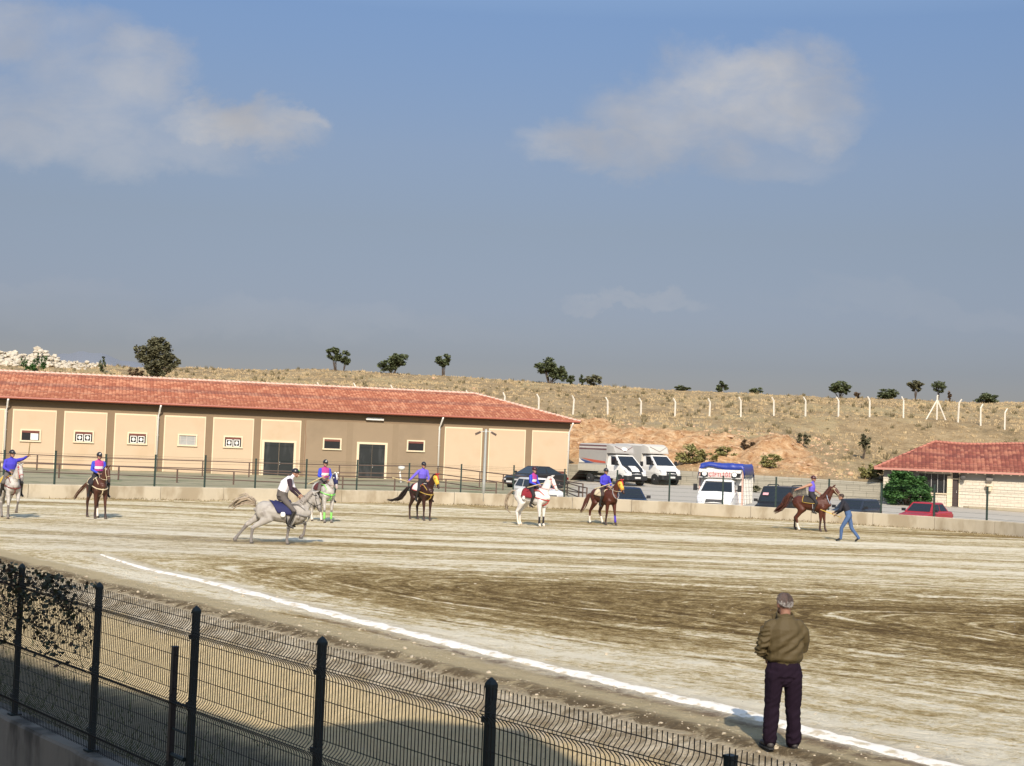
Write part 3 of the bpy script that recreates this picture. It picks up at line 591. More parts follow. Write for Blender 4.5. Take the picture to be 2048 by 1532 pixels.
for k in range(nb+1): mb.box((wa+(wb-wa)*k/nb, .06, (wz0+wz1)/2), (.035, .05, wz1-wz0))
mb.build('window_bars', mat('steel_bars', (.40, .39, .37), .5), wn)
mb = MB(); mb.box(((da+db)/2, .10, (dzt-.42+dz0)/2), (db-da-.08, .05, dzt-.42-dz0)); dr = mb.build('door', mat('dark_brown_door', (.045, .028, .024), .5, .2, 3), hs)
MB().tube([(db-.14, .06, 1.0), (db-.14, .03, 1.0), (db-.14, .03, 1.14)], .015, 6).build('handle', m_white, dr)
mb = MB(); mb.box(((da+db)/2, .10, dzt-.40), (db-da, .12, .07)); mb.box((da-.02, .0, (dzt+dz0)/2), (.08, .1, dzt-dz0)); mb.box((db+.02, .0, (dzt+dz0)/2), (.06, .1, dzt-dz0)); mb.build('door_frame', m_trim, hs)
MB().box(((da+db)/2, .14, dzt-.2), (db-da-.05, .02, .32)).build('transom_pane', m_glass, hs)
MB().box((da-.20, -.03, (HB+HE-.3)/2), (.26, .1, HE-.3-HB)).build('pier', m_trim, hs)
mt2 = tile_mat('old_roof_tiles', (.25, .072, .046), (.37, .155, .095), (.155, .04, .026), .26, .36)
ho = .62; hh = HD/2+ho; a, b = (-ho, -ho, HE+.02), (HL+ho, -ho, HE+.02); a2, b2 = (-ho, HD+ho, HE+.02), (HL+ho, HD+ho, HE+.02); rl, rr = (-ho+4.05, HD/2, 4.42), (HL+ho-4.05, HD/2, 4.36)
rf2 = empty('roof', (0, 0, 0)); rf2.parent = hs
def sag(o):
    me = o.data; n = len(me.vertices); P = np.zeros(n*3, np.float32); me.vertices.foreach_get('co', P); P = P.reshape(-1, 3); P[:, 2] += .09*np.sin(P[:, 0]*.75+.6)*np.clip((P[:, 2]-HE)/2, 0, 1)+.03*fbm(P[:, 0]*.9, P[:, 1]*.9, 61); me.vertices.foreach_set('co', P.ravel()); me.update()
for q in ((a, b, rr, rl), (b, b2, rr, rr), (b2, a2, rl, rr), (a2, a, rl, rl)): sag(roof_plane('tile_slope', *q, mt2, rf2, .26, .36, .05))
mb = MB(); 
ridge_pts = [Vector(rl)+(Vector(rr)-Vector(rl))*k/24 for k in range(25)]
for p in ridge_pts: p.z += .09*math.sin(p.x*.75+.6)
for p, q in zip(ridge_pts[:-1], ridge_pts[1:]): ridge_line(mb, p, q, .10, .4)
ridge_line(mb, a, rl, .09, .4); ridge_line(mb, a2, rl, .09, .4); mb.build('ridge_tiles', mat('old_ridge', (.42, .17, .12), .9, .3, 1.5), rf2, True)
for k in range(int(HL/.55)): MB().box((k*.55, -ho/2, HE-.06), (.07, ho-.02, .10)).build('rafter', m_trim, hs)
MB().box((HL/2, HD/2, HE-.01), (HL+ho, HD+ho, .03)).build('soffit', m_soff, hs)
MB().box((HL/2, -ho-.02, HE+.02), (HL+2*ho, .05, .14)).build('fascia', mat('pink_fascia', (.48, .22, .17), .8, .1, 2), hs)
# satellite dish, wall lamp and meter box on the house
lx = hlx(1923); mb = MB(); mb.ell((lx, -.35, 2.02), (.2, .06, .2), 12); mb.tube([(lx, -.3, 2.0), (lx+.1, -.02, 1.9)], .02, 6); mb.box((lx-.16, -.2, 2.1), (.16, .2, .14)); o = mb.build('wall_camera', mat('dark_plastic', (.06, .055, .05), .6), hs)
lx = hlx(1976); mb = MB(); mb.box((lx, -.14, hlz(1976, 957.5)), (.42, .28, .2)); mb.box((lx, -.14, hlz(1976, 957.5)-.13), (.34, .22, .05)); mb.build('alarm_box', mat('grey_box', (.20, .18, .16), .6), hs)
lz = hlz(1976, 975); mb = MB(); mb.loft([[(lx+r*math.cos(t), -.2+r*math.sin(t), z) for t in np.linspace(0, 2*math.pi, 9)[:-1]] for r, z in ((.06, lz-.30), (.16, lz-.22), (.2, lz+.08), (.27, lz+.10), (.24, lz+.16), (.05, lz+.2))]); mb.build('wall_lantern', m_trim, hs)
mb = MB(); mb.prism([(hlx(1925), 0), (hlx(2052)+6, 0), (hlx(2052)+6, -1.0), (hlx(1990), -.9), (hlx(1936), -.35)], -.35, .13, axis='z'); mb.build('earth_step', mat('earth_step', (.36, .31, .22), .95, .2, 2, .03), hs)
# ================================================================ PEOPLE-SIZE STRUCTURES: posts, rails, fences
m_green = mat('green_paint', (.011, .030, .024), .45, .2, 3); m_dkg = mat('dark_green_paint', (.007, .016, .016), .55, .2, 3)
gf = empty('mesh_fence', (0, 70, 0), label='thin wire fence on green posts standing on the far arena wall', cat='fence')
def on_wall(px): 
    a = math.atan((px-1024)/F); Y = float(np.interp(a, aw, WS[:, 1])); return np.array([Y*(px-1024)/F*1.0, Y])
posts = []
for i in range(-6, 30):
    PL = [9, 111, 212, 311, 411, 512, 613.5, 715, 819, 923, 1028, 1130, 1235, 1340, 1447, 1553, 1659, 1764, 1870, 1976]
    px = 9+101.5*i if i < 0 else (PL[i] if i < 20 else 1976+107*(i-19))
    px += 6.6; p = on_wall(px)+np.array([0, .12]); posts.append(p)
    mb = MB(); h = 1.52+.05*math.sin(i*2.1); mb.box((p[0], p[1]-70, .5+h/2), (.075, .075, h)); mb.box((p[0], p[1]-70, .5+h+.01), (.09, .09, .03)); mb.build('post', m_green, gf)
for p, q in zip(posts[:-1], posts[1:]):
    mb = MB()
    for z in (.68, .88, 1.08, 1.28, 1.48, 1.68, 1.80, 1.88, 1.96): mb.tube([(p[0], p[1]-70.04, z), (q[0], q[1]-70.04, z)], .0045, 3)
    mb.build('wire_panel', m_green, gf)
def foot_weeds():
    vs = MB()
    for _ in range(5200):
        k = random.uniform(0, len(WS)-2); i = int(k); p = WS[i]+(WS[i+1]-WS[i])*(k-i); d = WS[i+1]-WS[i]; d = d/np.linalg.norm(d); q = random.expovariate(3.2)
        if fbm(np.array([k*.11]), np.array([.5]), 91)[0] < -.12+.5*random.random()-.2: continue
        x, y = p[0]+d[1]*q, p[1]-d[0]*q; z = float(GH(np.array([x]), np.array([y]))[0]); h = random.uniform(.03, .12)*(1 if q < .25 else .5); a = random.uniform(0, 6.3); w_ = .02
        vs.add([(x-w_, y, z-.01), (x+w_, y+.01, z-.01), (x+math.cos(a)*h, y+math.sin(a)*h*.5, z+h)], [(0, 1, 2)])
    tag(vs.build('wall_weeds', mat('wall_weed', (.16, .125, .06), .95, .4, 2), fix=False), 'dry brown weeds along the foot of the arena wall', 'grass', kind='stuff')
foot_weeds()
m_rail = mat('brown_rail', (.095, .055, .038), .6, .15, 3)
def rail_fence(name, pts, zt, rails, h, lab, base, every=None, r=.033):
    root = empty(name, (pts[0][0], pts[0][1], 0), label=lab, cat='fence', group='brown rail fences in front of the stable'); O = Vector((pts[0][0], pts[0][1], 0)); P = [Vector((p[0], p[1], p[2] if len(p) > 2 else zt))-O for p in pts]
    for p in P: 
        mb = MB(); mb.box((p.x, p.y, p.z-h/2-.05), (.075, .075, h+.1)); mb.build('post', m_rail, root)
    for k in rails: mb = MB(); [mb.tube([p-Vector((0, 0, k)), q-Vector((0, 0, k))], r, 6) for p, q in zip(P[:-1], P[1:])]; mb.build('rail', m_rail, root)
pa = [at(x, y, d) for x, y, d in ((-360, 893, 92), (-215, 898, 92), (-70, 903, 92.5), (75, 909, 93), (214, 915, 93.5), (406, 921, 94), (499, 924.5, 94.5), (679, 929.5, 95), (876, 932, 96), (960, 942.5, 91.5), (1007, 948, 88.5), (1065, 955, 85), (1130, 962, 82), (1166, 967, 79.5))]
rail_fence('rail_fence', pa, 1.3, (.02, .52, 1.02), 1.15, 'farther brown pipe rail fence, taller, running close along the stable front', 0)
pb = [at(x, y, 79.5) for x, y in ((-230, 918), (-115, 921), (0, 924.5), (119, 928), (238, 932), (355, 937.5), (468, 942.5), (577, 947.5), (686, 951.5), (790, 954.5), (892, 958), (993, 964))]
rail_fence('rail_fence', pb, 1.1, (.02, .48, .93), .98, 'nearer brown pipe rail fence, lower, just behind the arena wall and green posts', 0)
pc = [at(x, y, d) for x, y, d in ((1110, 958, 93), (1135, 965, 88), (1158, 972, 79), (1174, 975, 77))]
rail_fence('rail_fence', pc, 1.1, (.02, .3, .6, .9), 1.1, 'short dark rail pen between the black car and the chestnut horse', 0)
# floodlight pole
bx, by, bz = at(967, 986, 73.4); fp = empty('floodlight_pole', (bx, by, 0), label='tall grey pole with two small floodlights in front of the cream stable', cat='lamp')
m_galv = mat('galvanised', (.42, .44, .42), .45, .1, 3, metal=.3)
dx = at(972.5, 858, 73.4)[0]-bx; zt = at(972.5, 858, 73.4)[2]
MB().tube([(0, 0, .2), (dx*.1, 0, 1.2), (dx*.35, 0, zt-.2), (dx*.35, 0, zt)], [.085, .08, .06, .055], 10).build('pole', m_galv, fp, True)
MB().tube([(dx*.35-.35, 0, zt-.18), (dx*.35, 0, zt-.1), (dx*.35+.35, -.05, zt-.15)], .02, 6).build('crossarm', m_galv, fp)
for s in (-1, 1):
    M = Matrix.Rotation(s*.45, 3, 'Y'); mb = MB(); mb.box((dx*.35+s*.40, -.08, zt-.22), (.30, .14, .10), 0, M); mb.box((dx*.35+s*.42, -.1, zt-.28), (.24, .11, .03), 0, M); mb.build('floodlight', mat('dark_lamp', (.07, .045, .035), .5), fp)
# bent concrete posts on the hill
m_cpost = mat('white_concrete_post', (.74, .69, .58), .85, .08, 4)
bent = [(640, 765, 831, 1), (713, 766, 832, 1), (787, 770, 833, 1), (861, 779, 836, 1), (936, 781, 838, 1), (1009, 785, 833, 1), (1078.5, 788, 832, 1), (1147.5, 791, 833, 1), (1216.5, 794, 837, 1), (1283, 796, 838, 1), (1351, 796.5, 840, 1), (1420, 797, 839, 1), (1483, 794, 838, 1), (1549, 794, 837, 1), (1612, 794, 837, 1), (1678, 794, 836, 1), (1740.5, 793, 834, 1), (1808, 793, 834, 1), (1917, 798, 840, -1), (1962.5, 808, 852, -1), (2010.5, 817, 861, -1)]
ordn = ['first', 'second', 'third', 'fourth', 'fifth', 'sixth', 'seventh', 'eighth', 'ninth', 'tenth', 'eleventh', 'twelfth']
for i, (px, ty, by_, s) in enumerate(bent):
    D = 138 if s > 0 else 138-.8*(i-17)
    g = hz(px, D); x, y, zt = at(px, ty, D); h = 2.12; rt = empty('bent_post', (x, y, g), random.uniform(-.25, .25)); rt.rotation_euler[1] = R(random.uniform(-2.2, 2.2)); rt.rotation_euler[0] = R(random.uniform(-2, 2))
    top = max(zt-g, 1.6); mb = MB(); mb.tube([(0, 0, -.5), (0, 0, top-.36)], [.085, .075], 4, up=(0, 1, 0)); mb.tube([(0, 0, top-.40), (-.22*s, 0, top)], [.075, .06], 4, up=(0, 1, 0)); mb.build('shaft', m_cpost, rt)
    if i < 6: lab = f'bent white concrete post on the hill showing over the stable roof, {ordn[i]} from the left'
    elif s > 0: lab = f'bent white concrete post on the dry hill, {ordn[17-i]} to the left of the tripod post'
    else: lab = f'white concrete post bent to the right, {ordn[i-18]} to the right of the tripod post'
    tag(rt, lab, 'post', 'bent concrete posts across the hillside')
D = 138; px = 1875; x, y, zt = at(px, 790, D); g = hz(px, D); rt = empty('tripod_post', (x, y, g), label='white concrete corner post braced by two slanting struts', cat='post'); tt_ = zt-g
MB().tube([(0, 0, -.4), (0, 0, tt_-.1)], .075, 4, up=(0, 1, 0)).tube([(0, 0, tt_-.12), (.05, 0, tt_)], .07, 4, up=(0, 1, 0)).build('shaft', m_cpost, rt)
for q in (1849, 1892): xx = at(q, 835, D)[0]-x; MB().tube([(0, 0, tt_-.45), (xx, -.2, hz(q, D)-g-.25)], .065, 4, up=(0, 1, 0)).build('strut', m_cpost, rt)
# ================================================================ FOREGROUND FENCE
FZB, FZT = -.60, 1.32
def fpt(i, z=0.0, n=0.0): 
    q = FP0+FU*2.5*i+FN*n; return Vector((q[0], q[1], z))
nf = empty('panel_fence', fpt(2), label='dark green welded wire fence with folded panels in the shaded foreground', cat='fence'); O = nf.location.copy()
for i in range(-6, 7):
    mb = MB(); p = fpt(i)-O; top = FZT-.08 if i == 5 else FZT; M = Matrix.Rotation(math.atan2(FU[1], FU[0]), 3, 'Z')
    mb.box((p.x, p.y, (FZB+top)/2), (.065, .065, top-FZB), 0, M); mb.build('post', m_dkg, nf)
    mb = MB(); c = Vector((p.x, p.y, top)); rg = lambda r, z: [c+M @ Vector((a*r, b*r, z*.9)) for a, b in ((-1, -1), (1, -1), (1, 1), (-1, 1))]
    if i == 5: MB().box((p.x, p.y, top+.002), (.07, .07, .02), 0, M).build('post_cap', m_dkg, nf)
    else: mb.loft([rg(.037, -.03), rg(.037, .005), rg(.024, .035), rg(.004, .062)]); mb.build('post_cap', m_dkg, nf)
    mb = MB(); mb.box((p.x, p.y, FZB+.01), (.14, .14, .02), 0, M); mb.build('foot_plate', m_dkg, nf)
    for z in (1.05, .35, -.35): MB().box((p.x-FN[0]*.04, p.y-FN[1]*.04, z), (.09, .03, .045), 0, M).build('clamp', m_dkg, nf)
PROF = [(.02, 0)]
for c_ in (-.168, -.93, -1.63):
    PROF += [(c_-k_, -.052*math.exp(-(k_/.052)**2)) for k_ in (-.115, -.085, -.06, -.035, -.012, .012, .035, .06, .085, .115)]
PROF.append((-1.86, 0))
HWZ = [(-.055, 0), (-.155, -.052), (-.18, -.052), (-.28, 0), (-.47, 0), (-.65, 0), (-.82, 0), (-.915, -.052), (-.94, -.052), (-1.04, 0), (-1.23, 0), (-1.41, 0), (-1.52, 0), (-1.615, -.052), (-1.64, -.052), (-1.74, 0), (-1.84, 0)]
m_wire = mat('fence_wire', (.009, .007, .004), .7, .2, 3)
for i in range(-6, 7):
    mb = MB(); zt = FZT-.03
    for k in range(50):
        s = i+(.030+k*.0498)/2.5*1.0+.0; j = [random.uniform(-.012, .012) if random.random() < .06 else random.uniform(-.0015, .0015) for _ in range(2)]
        mb.tube([fpt(s, zt+dz, -.045+dn*1.45+(j[0] if q == 0 else 0))-O for q, (dz, dn) in enumerate(PROF)], .0044, 4, caps=False)
    for dz, dn in HWZ: mb.tube([fpt(i+.01, zt+dz, -.045+dn*1.45-.005)-O, fpt(i+.99, zt+dz, -.045+dn*1.45-.005)-O], .0040, 4, caps=False)
    mb.build('mesh_panel', m_wire, nf, fix=False)
sp_ = empty('short_post', fpt(1.86, 0, -.05), label='shorter dark post clamped beside the third tall fence post', cat='post')
M = Matrix.Rotation(math.atan2(FU[1], FU[0]), 3, 'Z'); MB().box((0, 0, (.9+FZB)/2), (.06, .06, .9-FZB), 0, M).box((0, 0, .905), (.065, .065, .012), 0, M).build('tube', mat('black_post', (.020, .016, .018), .45), sp_)
for z in (.33, -.22, .05): MB().tube([(0, 0, z), tuple(FU3*.33+Vector((0, 0, z)))], .012 if z != -.22 else .024, 6).build('hinge', m_dkg, sp_)
m_dconc = mat('weathered_concrete', (.19, .17, .14), .95, .22, 1.6, .015, 9, col2=(.06, .053, .043), f2=(.42, .6), s2=1.2, stretch=(1, 1, .45))
mb = MB(); ss_ = np.arange(-7, 7.01, .1); rings = []
for s in ss_:
    e = .008*math.sin(s*9)+.01*random.uniform(-1, 1); z = FZB+.006*random.uniform(-1, 1)
    rings.append([fpt(s, -2.3, -.17), fpt(s, z-.03, -.17+e), fpt(s, z, -.145+e), fpt(s, z, .17), fpt(s, z-.02, .19), fpt(s, -2.3, .19)])
mb.loft(rings); o = mb.build('concrete_footing', m_dconc); tag(o, 'stained grey concrete wall carrying the foreground wire fence', 'wall')
# climbing ivy
def ivy():
    mb = MB(); stems = MB()
    for _ in range(2700):
        s = random.choice([random.gauss(-.35, .45), random.gauss(.45, .33), random.gauss(.1, .3), random.uniform(-1.5, 1.0)]); 
        if s > .97 or s < -2: continue
        dz = min(.06, -abs(random.gauss(0, .55)))+.05*random.random()
        lim = 1.05
        if -dz > lim or random.random() < .75*(math.sin(s*11+dz*7) > .0): continue
        n = random.uniform(-.14, .06); c = fpt(s, FZT+dz, n); r = random.uniform(.014, .036); M = Matrix.Rotation(random.uniform(0, 6.3), 3, 'Z') @ Matrix.Rotation(random.uniform(-1.3, 1.3), 3, 'X') @ Matrix.Rotation(random.uniform(0, 6.3), 3, 'Y')
        pts = [(0, 0, 1.3), (.8, .1, .5), (.75, 0, -.4), (0, .15, -.8), (-.75, 0, -.4), (-.8, .1, .5)]
        mb.add([M @ (Vector(p)*r)+c for p in pts], [(0, 1, 2, 3), (0, 3, 4, 5)], random.choice([0, 0, 0, 1, 2]))
    for _ in range(110):
        s = random.uniform(-1.2, .95); z = FZT-random.uniform(0, .5); p = []
        for k in range(9): p.append(fpt(s, z, random.uniform(-.11, .05))); s += random.uniform(-.05, .06); z -= random.uniform(.0, .13)
        stems.tube(p, .004, 3)
    o = empty('ivy', fpt(0), label='dark ivy climbing over the left end of the wire fence', cat='plant'); L = o.location
    for b, nme, ms in ((mb, 'leaves', [mat('ivy_leaf', (.024, .030, .012), .6, .3, 9), mat('ivy_leaf_brown', (.06, .035, .018), .7, .3, 9), mat('ivy_leaf_green', (.035, .055, .02), .6, .3, 9)]), (stems, 'stems', mat('ivy_stem', (.03, .02, .014), .8))):
        b.v = [(v[0]-L.x, v[1]-L.y, v[2]-L.z) for v in b.v]; b.build(nme, ms, o, fix=False)
ivy()
# weeds in the shaded strip
vs = MB()
for _ in range(2600):
    s = random.uniform(-6, 3.5); t = abs(random.gauss(.2, 1.2))+.15; p = FP0+FU*2.5*s+FN*t; z = float(GH(np.array([p[0]]), np.array([p[1]]))[0]); h = random.uniform(.04, .2)*(1.3 if s < 1 else .6)
    a = random.uniform(0, 6.3); l = h*.6; vs.add([(p[0]-.006, p[1], z), (p[0]+.006, p[1]+.004, z), (p[0]+math.cos(a)*l, p[1]+math.sin(a)*l, z+h)], [(0, 1, 2)])
tag(vs.build('weeds', mat('weed', (.09, .10, .04), .9, .3, 2), fix=False), 'thin weeds in the shaded ditch behind the wire fence', 'grass', kind='stuff')
# ================================================================ GRANDSTAND whose roof shades the fence (behind and above the camera)
edge = [(-24, 32), (-9.8, 16.0), (-6.96, 12.8), (-4.9, 10.9), (-2.73, 8.5), (-.67, 7.9), (.79, 6.85), (1.48, 5.4), (1.76, 4.9), (12, -8.2)]
gs = empty('grandstand', (0, 0, -2.16), label='grandstand with a flat canopy behind the wire fence', cat='building'); 
back = [(7.9, -13.0), (-30.4, 34.5)]
MB().prism([(a, b) for a, b in edge]+back, 9.66, 9.86, axis='z').build('canopy', mat('canopy_metal', (.35, .35, .34), .6, .1, 2), gs)
for k in range(5):
    p = Vector((12, -8.2, 0)).lerp(Vector((-24, 32, 0)), (k+.15)/4.6)-FN3*6.5; MB().box((p.x, p.y, 4.83), (.3, .3, 9.66)).build('column', m_dconc, gs)
for k in range(5):
    a = Vector((6, -14, 0))-FN3*(1.0*k-1.5); b = a+Vector((-26.4, 32.8, 0)); M = Matrix.Rotation(math.atan2(32.8, -26.4), 3, 'Z'); c = (a+b)/2; MB().box((c.x-FN3.x*1.5, c.y-FN3.y*1.5, .25+.25*k), (42, 1.0, .5+.5*k), 0, M).build('seating_step', m_dconc, gs)
# ================================================================ TREES
def leaf_mat(name, c1, c2):
    m = bpy.data.materials.new(name); m.use_nodes = True; T = NT(m.node_tree); b = m.node_tree.nodes['Principled BSDF']; b.inputs['Roughness'].default_value = .7; b.inputs['Specular IOR Level'].default_value = .2
    o = T.node('ShaderNodeTexCoord').outputs['Object']; wn = T.node('ShaderNodeTexWhiteNoise'); g = T.node('ShaderNodeNewGeometry'); T.put(wn.inputs[0], T.noise(o, 9, 0, out='Color'))
    c = T.mix(T.noise(o, 2.2, 4, .7), c1, c2); T.put(b.inputs['Base Color'], c); MATS[name] = m; return m
L_oak = leaf_mat('oak_leaves', (.055, .072, .030), (.150, .170, .085)); L_olive = leaf_mat('dusty_leaves', (.075, .078, .042), (.20, .19, .11)); L_green = leaf_mat('green_leaves', (.018, .060, .014), (.10, .21, .06)); L_weed = leaf_mat('weed_leaves', (.17, .17, .055), (.36, .33, .14)); L_red = leaf_mat('dry_leaves', (.09, .06, .035), (.18, .12, .07)); m_bark = mat('bark', (.075, .055, .04), .95, .25, 3)
def tree(name, px, base_y, D, blobs, n, ls, lm, label, cat='tree', trunks=None, group=None, gy=None):
    """blobs: (dx,dz,r_x,r_z) in metres above the foot; trunks: list of (dx0, [(dx,dz)...], radius)"""
    x, y, _ = at(px, base_y, D); z = gy if gy is not None else hz(px, D)
    rt = empty(name, (x, y, z), label=label, cat=cat, group=group); mb = MB()
    tot = sum(b[2]*b[3] for b in blobs)
    for (dx, dz, rx, rz_) in blobs:
        cl = [(Vector((random.gauss(0, .6), random.gauss(0, .6), random.gauss(0, .6)))) for _ in range(max(12, int(26*math.sqrt(rx*rz_))))]
        cl = [c/max(1, c.length/.9) for c in cl]
        for _ in range(int(2.0*n*rx*rz_/tot)):
            c = random.choice(cl); d = Vector((random.gauss(0, 1), random.gauss(0, 1), random.gauss(0, 1))).normalized()*(random.random()**.4)*.34*random.choice([.8, 1, 1.2])
            p = c+d; p = Vector((dx+p.x*rx, p.y*rx*.9, dz+p.z*rz_)); 
            if p.z < .05: continue
            a = ls*random.uniform(.6, 1.3); M = Matrix.Rotation(random.uniform(0, 6.3), 3, 'Z') @ Matrix.Rotation(random.uniform(-1.2, 1.2), 3, 'X')
            mb.add([M @ Vector(q)*a+p for q in ((-.5, -.35, 0), (.5, -.3, .1), (.55, .3, 0), (-.4, .4, -.1))], [(0, 1, 2, 3)])
    mb.build('crown', lm, rt, fix=False)
    tb = MB(); 
    for dx0, pts, r in (trunks or []):
        path = [(dx0, 0, -.2)]+[(a, random.uniform(-.1, .1), b) for a, b in pts]; m_ = len(path); tb.tube(path, [r*(1-.75*k/(m_-1)) for k in range(m_)], 6)
    if not trunks: blobs0 = blobs[0]; trunks = 1; 
    for (dx, dz, rx, rz_) in blobs:
        for _ in range(4): tb.tube([(dx*.2, 0, 0), (dx*.6+random.uniform(-.2, .2)*rx, random.uniform(-.2, .2)*rx, dz*.5), (dx+random.uniform(-.6, .6)*rx, random.uniform(-.6, .6)*rx, dz+random.uniform(-.2, .7)*rz_)], [.05*max(.5, rx), .03*max(.5, rx), .01], 5)
    tb.build('trunk', m_bark, rt); return rt
G = 'scattered trees along the hill ridge'
tree('dense_tree', 313, 752, 160, [(0, 2.3, 1.7, 1.4), (.1, 3.5, 1.1, .9), (-1.3, 2.5, .95, .9), (1.3, 1.9, 1.0, .8), (.2, 1.0, 1.3, .8), (-2.3, 2.9, .35, .45), (2.3, 1.8, .4, .35), (-.6, 3.9, .5, .45), (.9, 3.3, .6, .6)], 6500, .18, L_olive, 'large dusty green tree on the hill, the tallest one, behind the stable roof', trunks=[(0, [(0, .7), (.1, 1.8)], .16)], group=G)
tree('low_bush', 272, 752, 160, [(-.2, .5, .6, .5), (.5, .35, .45, .35)], 450, .15, L_red, 'brownish low bush at the left foot of the large hill tree', 'bush')
tree('leafy_bush', 67, 748, 158, [(-1.1, 1.0, .4, .6), (-.5, .5, .5, .45), (.45, .7, .8, .75), (1.1, 1.2, .4, .7), (.35, 1.5, .2, .6)], 900, .13, L_green, 'green bush with upright shoots showing over the left end of the stable roof', 'bush')
tree('young_tree', 205, 728, 170, [(0, .9, .35, .7), (.1, 1.6, .16, .35)], 260, .14, L_oak, 'thin young tree beside the right end of the white rubble heap', trunks=[(0, [(0, .8)], .05)])
tree('oak_tree', 670, 742, 188, [(-.25, 2.15, .95, .75), (.1, 1.7, .6, .5)], 1100, .2, L_oak, 'left tree of the close pair on the ridge above the stable', trunks=[(-.1, [(-.1, .8), (-.2, 1.6)], .10), (.15, [(.1, .8), (.1, 1.4)], .08)], group=G)
tree('oak_tree', 687, 742, 188, [(.15, 1.75, .65, .8), (.3, 1.2, .35, .5)], 800, .2, L_oak, 'right tree of the close pair on the ridge above the stable', trunks=[(0, [(.05, .8), (.1, 1.4)], .09)], group=G)
tree('oak_tree', 787, 746, 188, [(.65, 1.9, 1.15, .85), (-.95, 1.05, 1.15, .8), (.2, 1.2, .8, .6)], 2200, .2, L_oak, 'broad two lobed tree on the ridge, leaning to the right', trunks=[(0, [(.3, .7), (.8, 1.5)], .12), (-.2, [(-.6, .7)], .1)], group=G)
tree('oak_tree', 886, 750, 188, [(0, 2.1, .95, .72), (.2, 1.5, .5, .4)], 1100, .19, L_oak, 'small umbrella shaped tree on thin trunks, right of the broad two lobed ridge tree', trunks=[(-.1, [(-.15, .8), (-.2, 1.6)], .07), (.15, [(.2, .8), (.25, 1.5)], .07)], group=G)
tree('oak_tree', 1098, 764, 186, [(-.55, 2.25, 1.35, .95), (.75, 1.5, 1.25, .85), (1.6, 1.0, .65, .6)], 2900, .2, L_oak, 'big round dark tree on the ridge above the right end of the stable roof', trunks=[(0, [(-.1, .7), (-.4, 1.6)], .15), (.3, [(.7, .8)], .1)], group=G)
tree('shrub', 1142, 768, 186, [(0, .65, .5, .55)], 380, .18, L_oak, 'small shrub touching the right side of the big round tree', 'shrub')
tree('shrub', 1164, 769, 187, [(0, .75, .35, .55)], 260, .17, L_oak, 'narrow dark shrub just left of the low spreading ridge shrub', 'shrub')
tree('shrub', 1187, 770, 187, [(0, .75, 1.0, .6)], 750, .18, L_olive, 'low spreading shrub on the ridge right of the big round tree', 'shrub')
tree('shrub', 1365, 782, 189, [(0, .35, 1.05, .35)], 420, .18, L_oak, 'flat dark shrub on the skyline above the parked white vans', 'shrub')
tree('shrub', 1443, 786, 188, [(0, .6, .75, .55), (0, 1.2, .3, .3)], 520, .18, L_oak, 'pointed bushy shrub on the skyline above the blue covered truck', 'shrub')
tree('shrub', 1512, 789, 188, [(0, .5, .85, .45)], 480, .18, L_oak, 'low dark shrub on the skyline right of the pointed bushy shrub', 'shrub')
tree('oak_tree', 1680, 797, 188, [(0, 1.5, 1.2, .75), (-.8, 1.2, .6, .4), (.6, 1.1, .6, .5)], 1700, .2, L_oak, 'wide round tree on the ridge behind a bent post, right half of the hill', trunks=[(0, [(0, .8)], .11)], group=G)
tree('shrub', 1716, 797, 188, [(0, .5, .45, .4)], 220, .16, L_red, 'small sparse shrub at the right foot of the wide round tree', 'shrub')
tree('shrub', 1774, 800, 187, [(0, .6, 1.3, .6)], 1000, .18, L_oak, 'dome shaped dark shrub between the wide round tree and the umbrella tree', 'shrub')
tree('oak_tree', 1831, 803, 186, [(0, 2.0, 1.0, .6), (0, 1.5, .6, .4)], 900, .19, L_olive, 'small umbrella shaped tree on a bare trunk left of the tripod post', trunks=[(0, [(0, .8), (.1, 1.5)], .07), (0, [(-.2, 1.0), (-.5, 1.6)], .04)], group=G)
tree('oak_tree', 1876, 803, 187, [(0, 1.95, .95, .7), (.2, 1.4, .5, .4)], 620, .18, L_oak, 'airy small tree directly behind the tripod post', trunks=[(0, [(0, 1.0), (.1, 1.6)], .06)], group=G)
tree('shrub', 1900, 801, 188, [(0, .8, .3, .6)], 160, .15, L_red, 'thin twiggy shrub right of the tripod post', 'shrub')
tree('shrub', 1972, 808, 187, [(0, .65, 1.5, .65)], 1200, .18, L_oak, 'wide low dark shrub on the skyline at the far right', 'shrub')
tree('young_tree', 1727, 912, 116, [(0, 1.5, .5, .45), (.2, 1.1, .3, .3)], 420, .13, L_olive, 'young tree on a thin trunk standing alone on the slope left of the small house', trunks=[(0, [(.05, .7), (0, 1.3)], .05), (0, [(-.2, .7)], .03)])
tree('thorn_bush', 1496, 892, 116, [(0, .4, .5, .35)], 320, .12, L_red, 'dark thorny bush on the red bank left of the earth mound', 'bush')
tree('thorn_bush', 1608, 890, 117, [(0, .5, .5, .5)], 260, .12, L_olive, 'pale thorny bush right of the earth mound', 'bush')
tree('weed_bush', 1393, 945, 110.5, [(-.5, .75, .9, .65), (.7, .6, .8, .45), (-1.0, .3, .6, .4)], 1300, .13, L_weed, 'yellow green weeds above the wall between the white vans and the blue covered truck', 'bush')
tree('weed_bush', 1452, 935, 112, [(0, .35, .9, .35)], 500, .12, L_weed, 'yellow green weeds right behind the blue covered truck', 'bush')
tree('weed_bush', 1543, 945, 107.5, [(0, .5, .8, .45), (-.5, .3, .5, .3)], 800, .12, L_weed, 'rounded straw green weed clump above the wall right of the blue covered truck', 'bush')
tree('weed_bush', 1738, 962, 104.6, [(0, .55, .9, .5), (.6, .8, .6, .5)], 900, .12, L_weed, 'straw green weed clump against the left wall of the small house', 'bush')
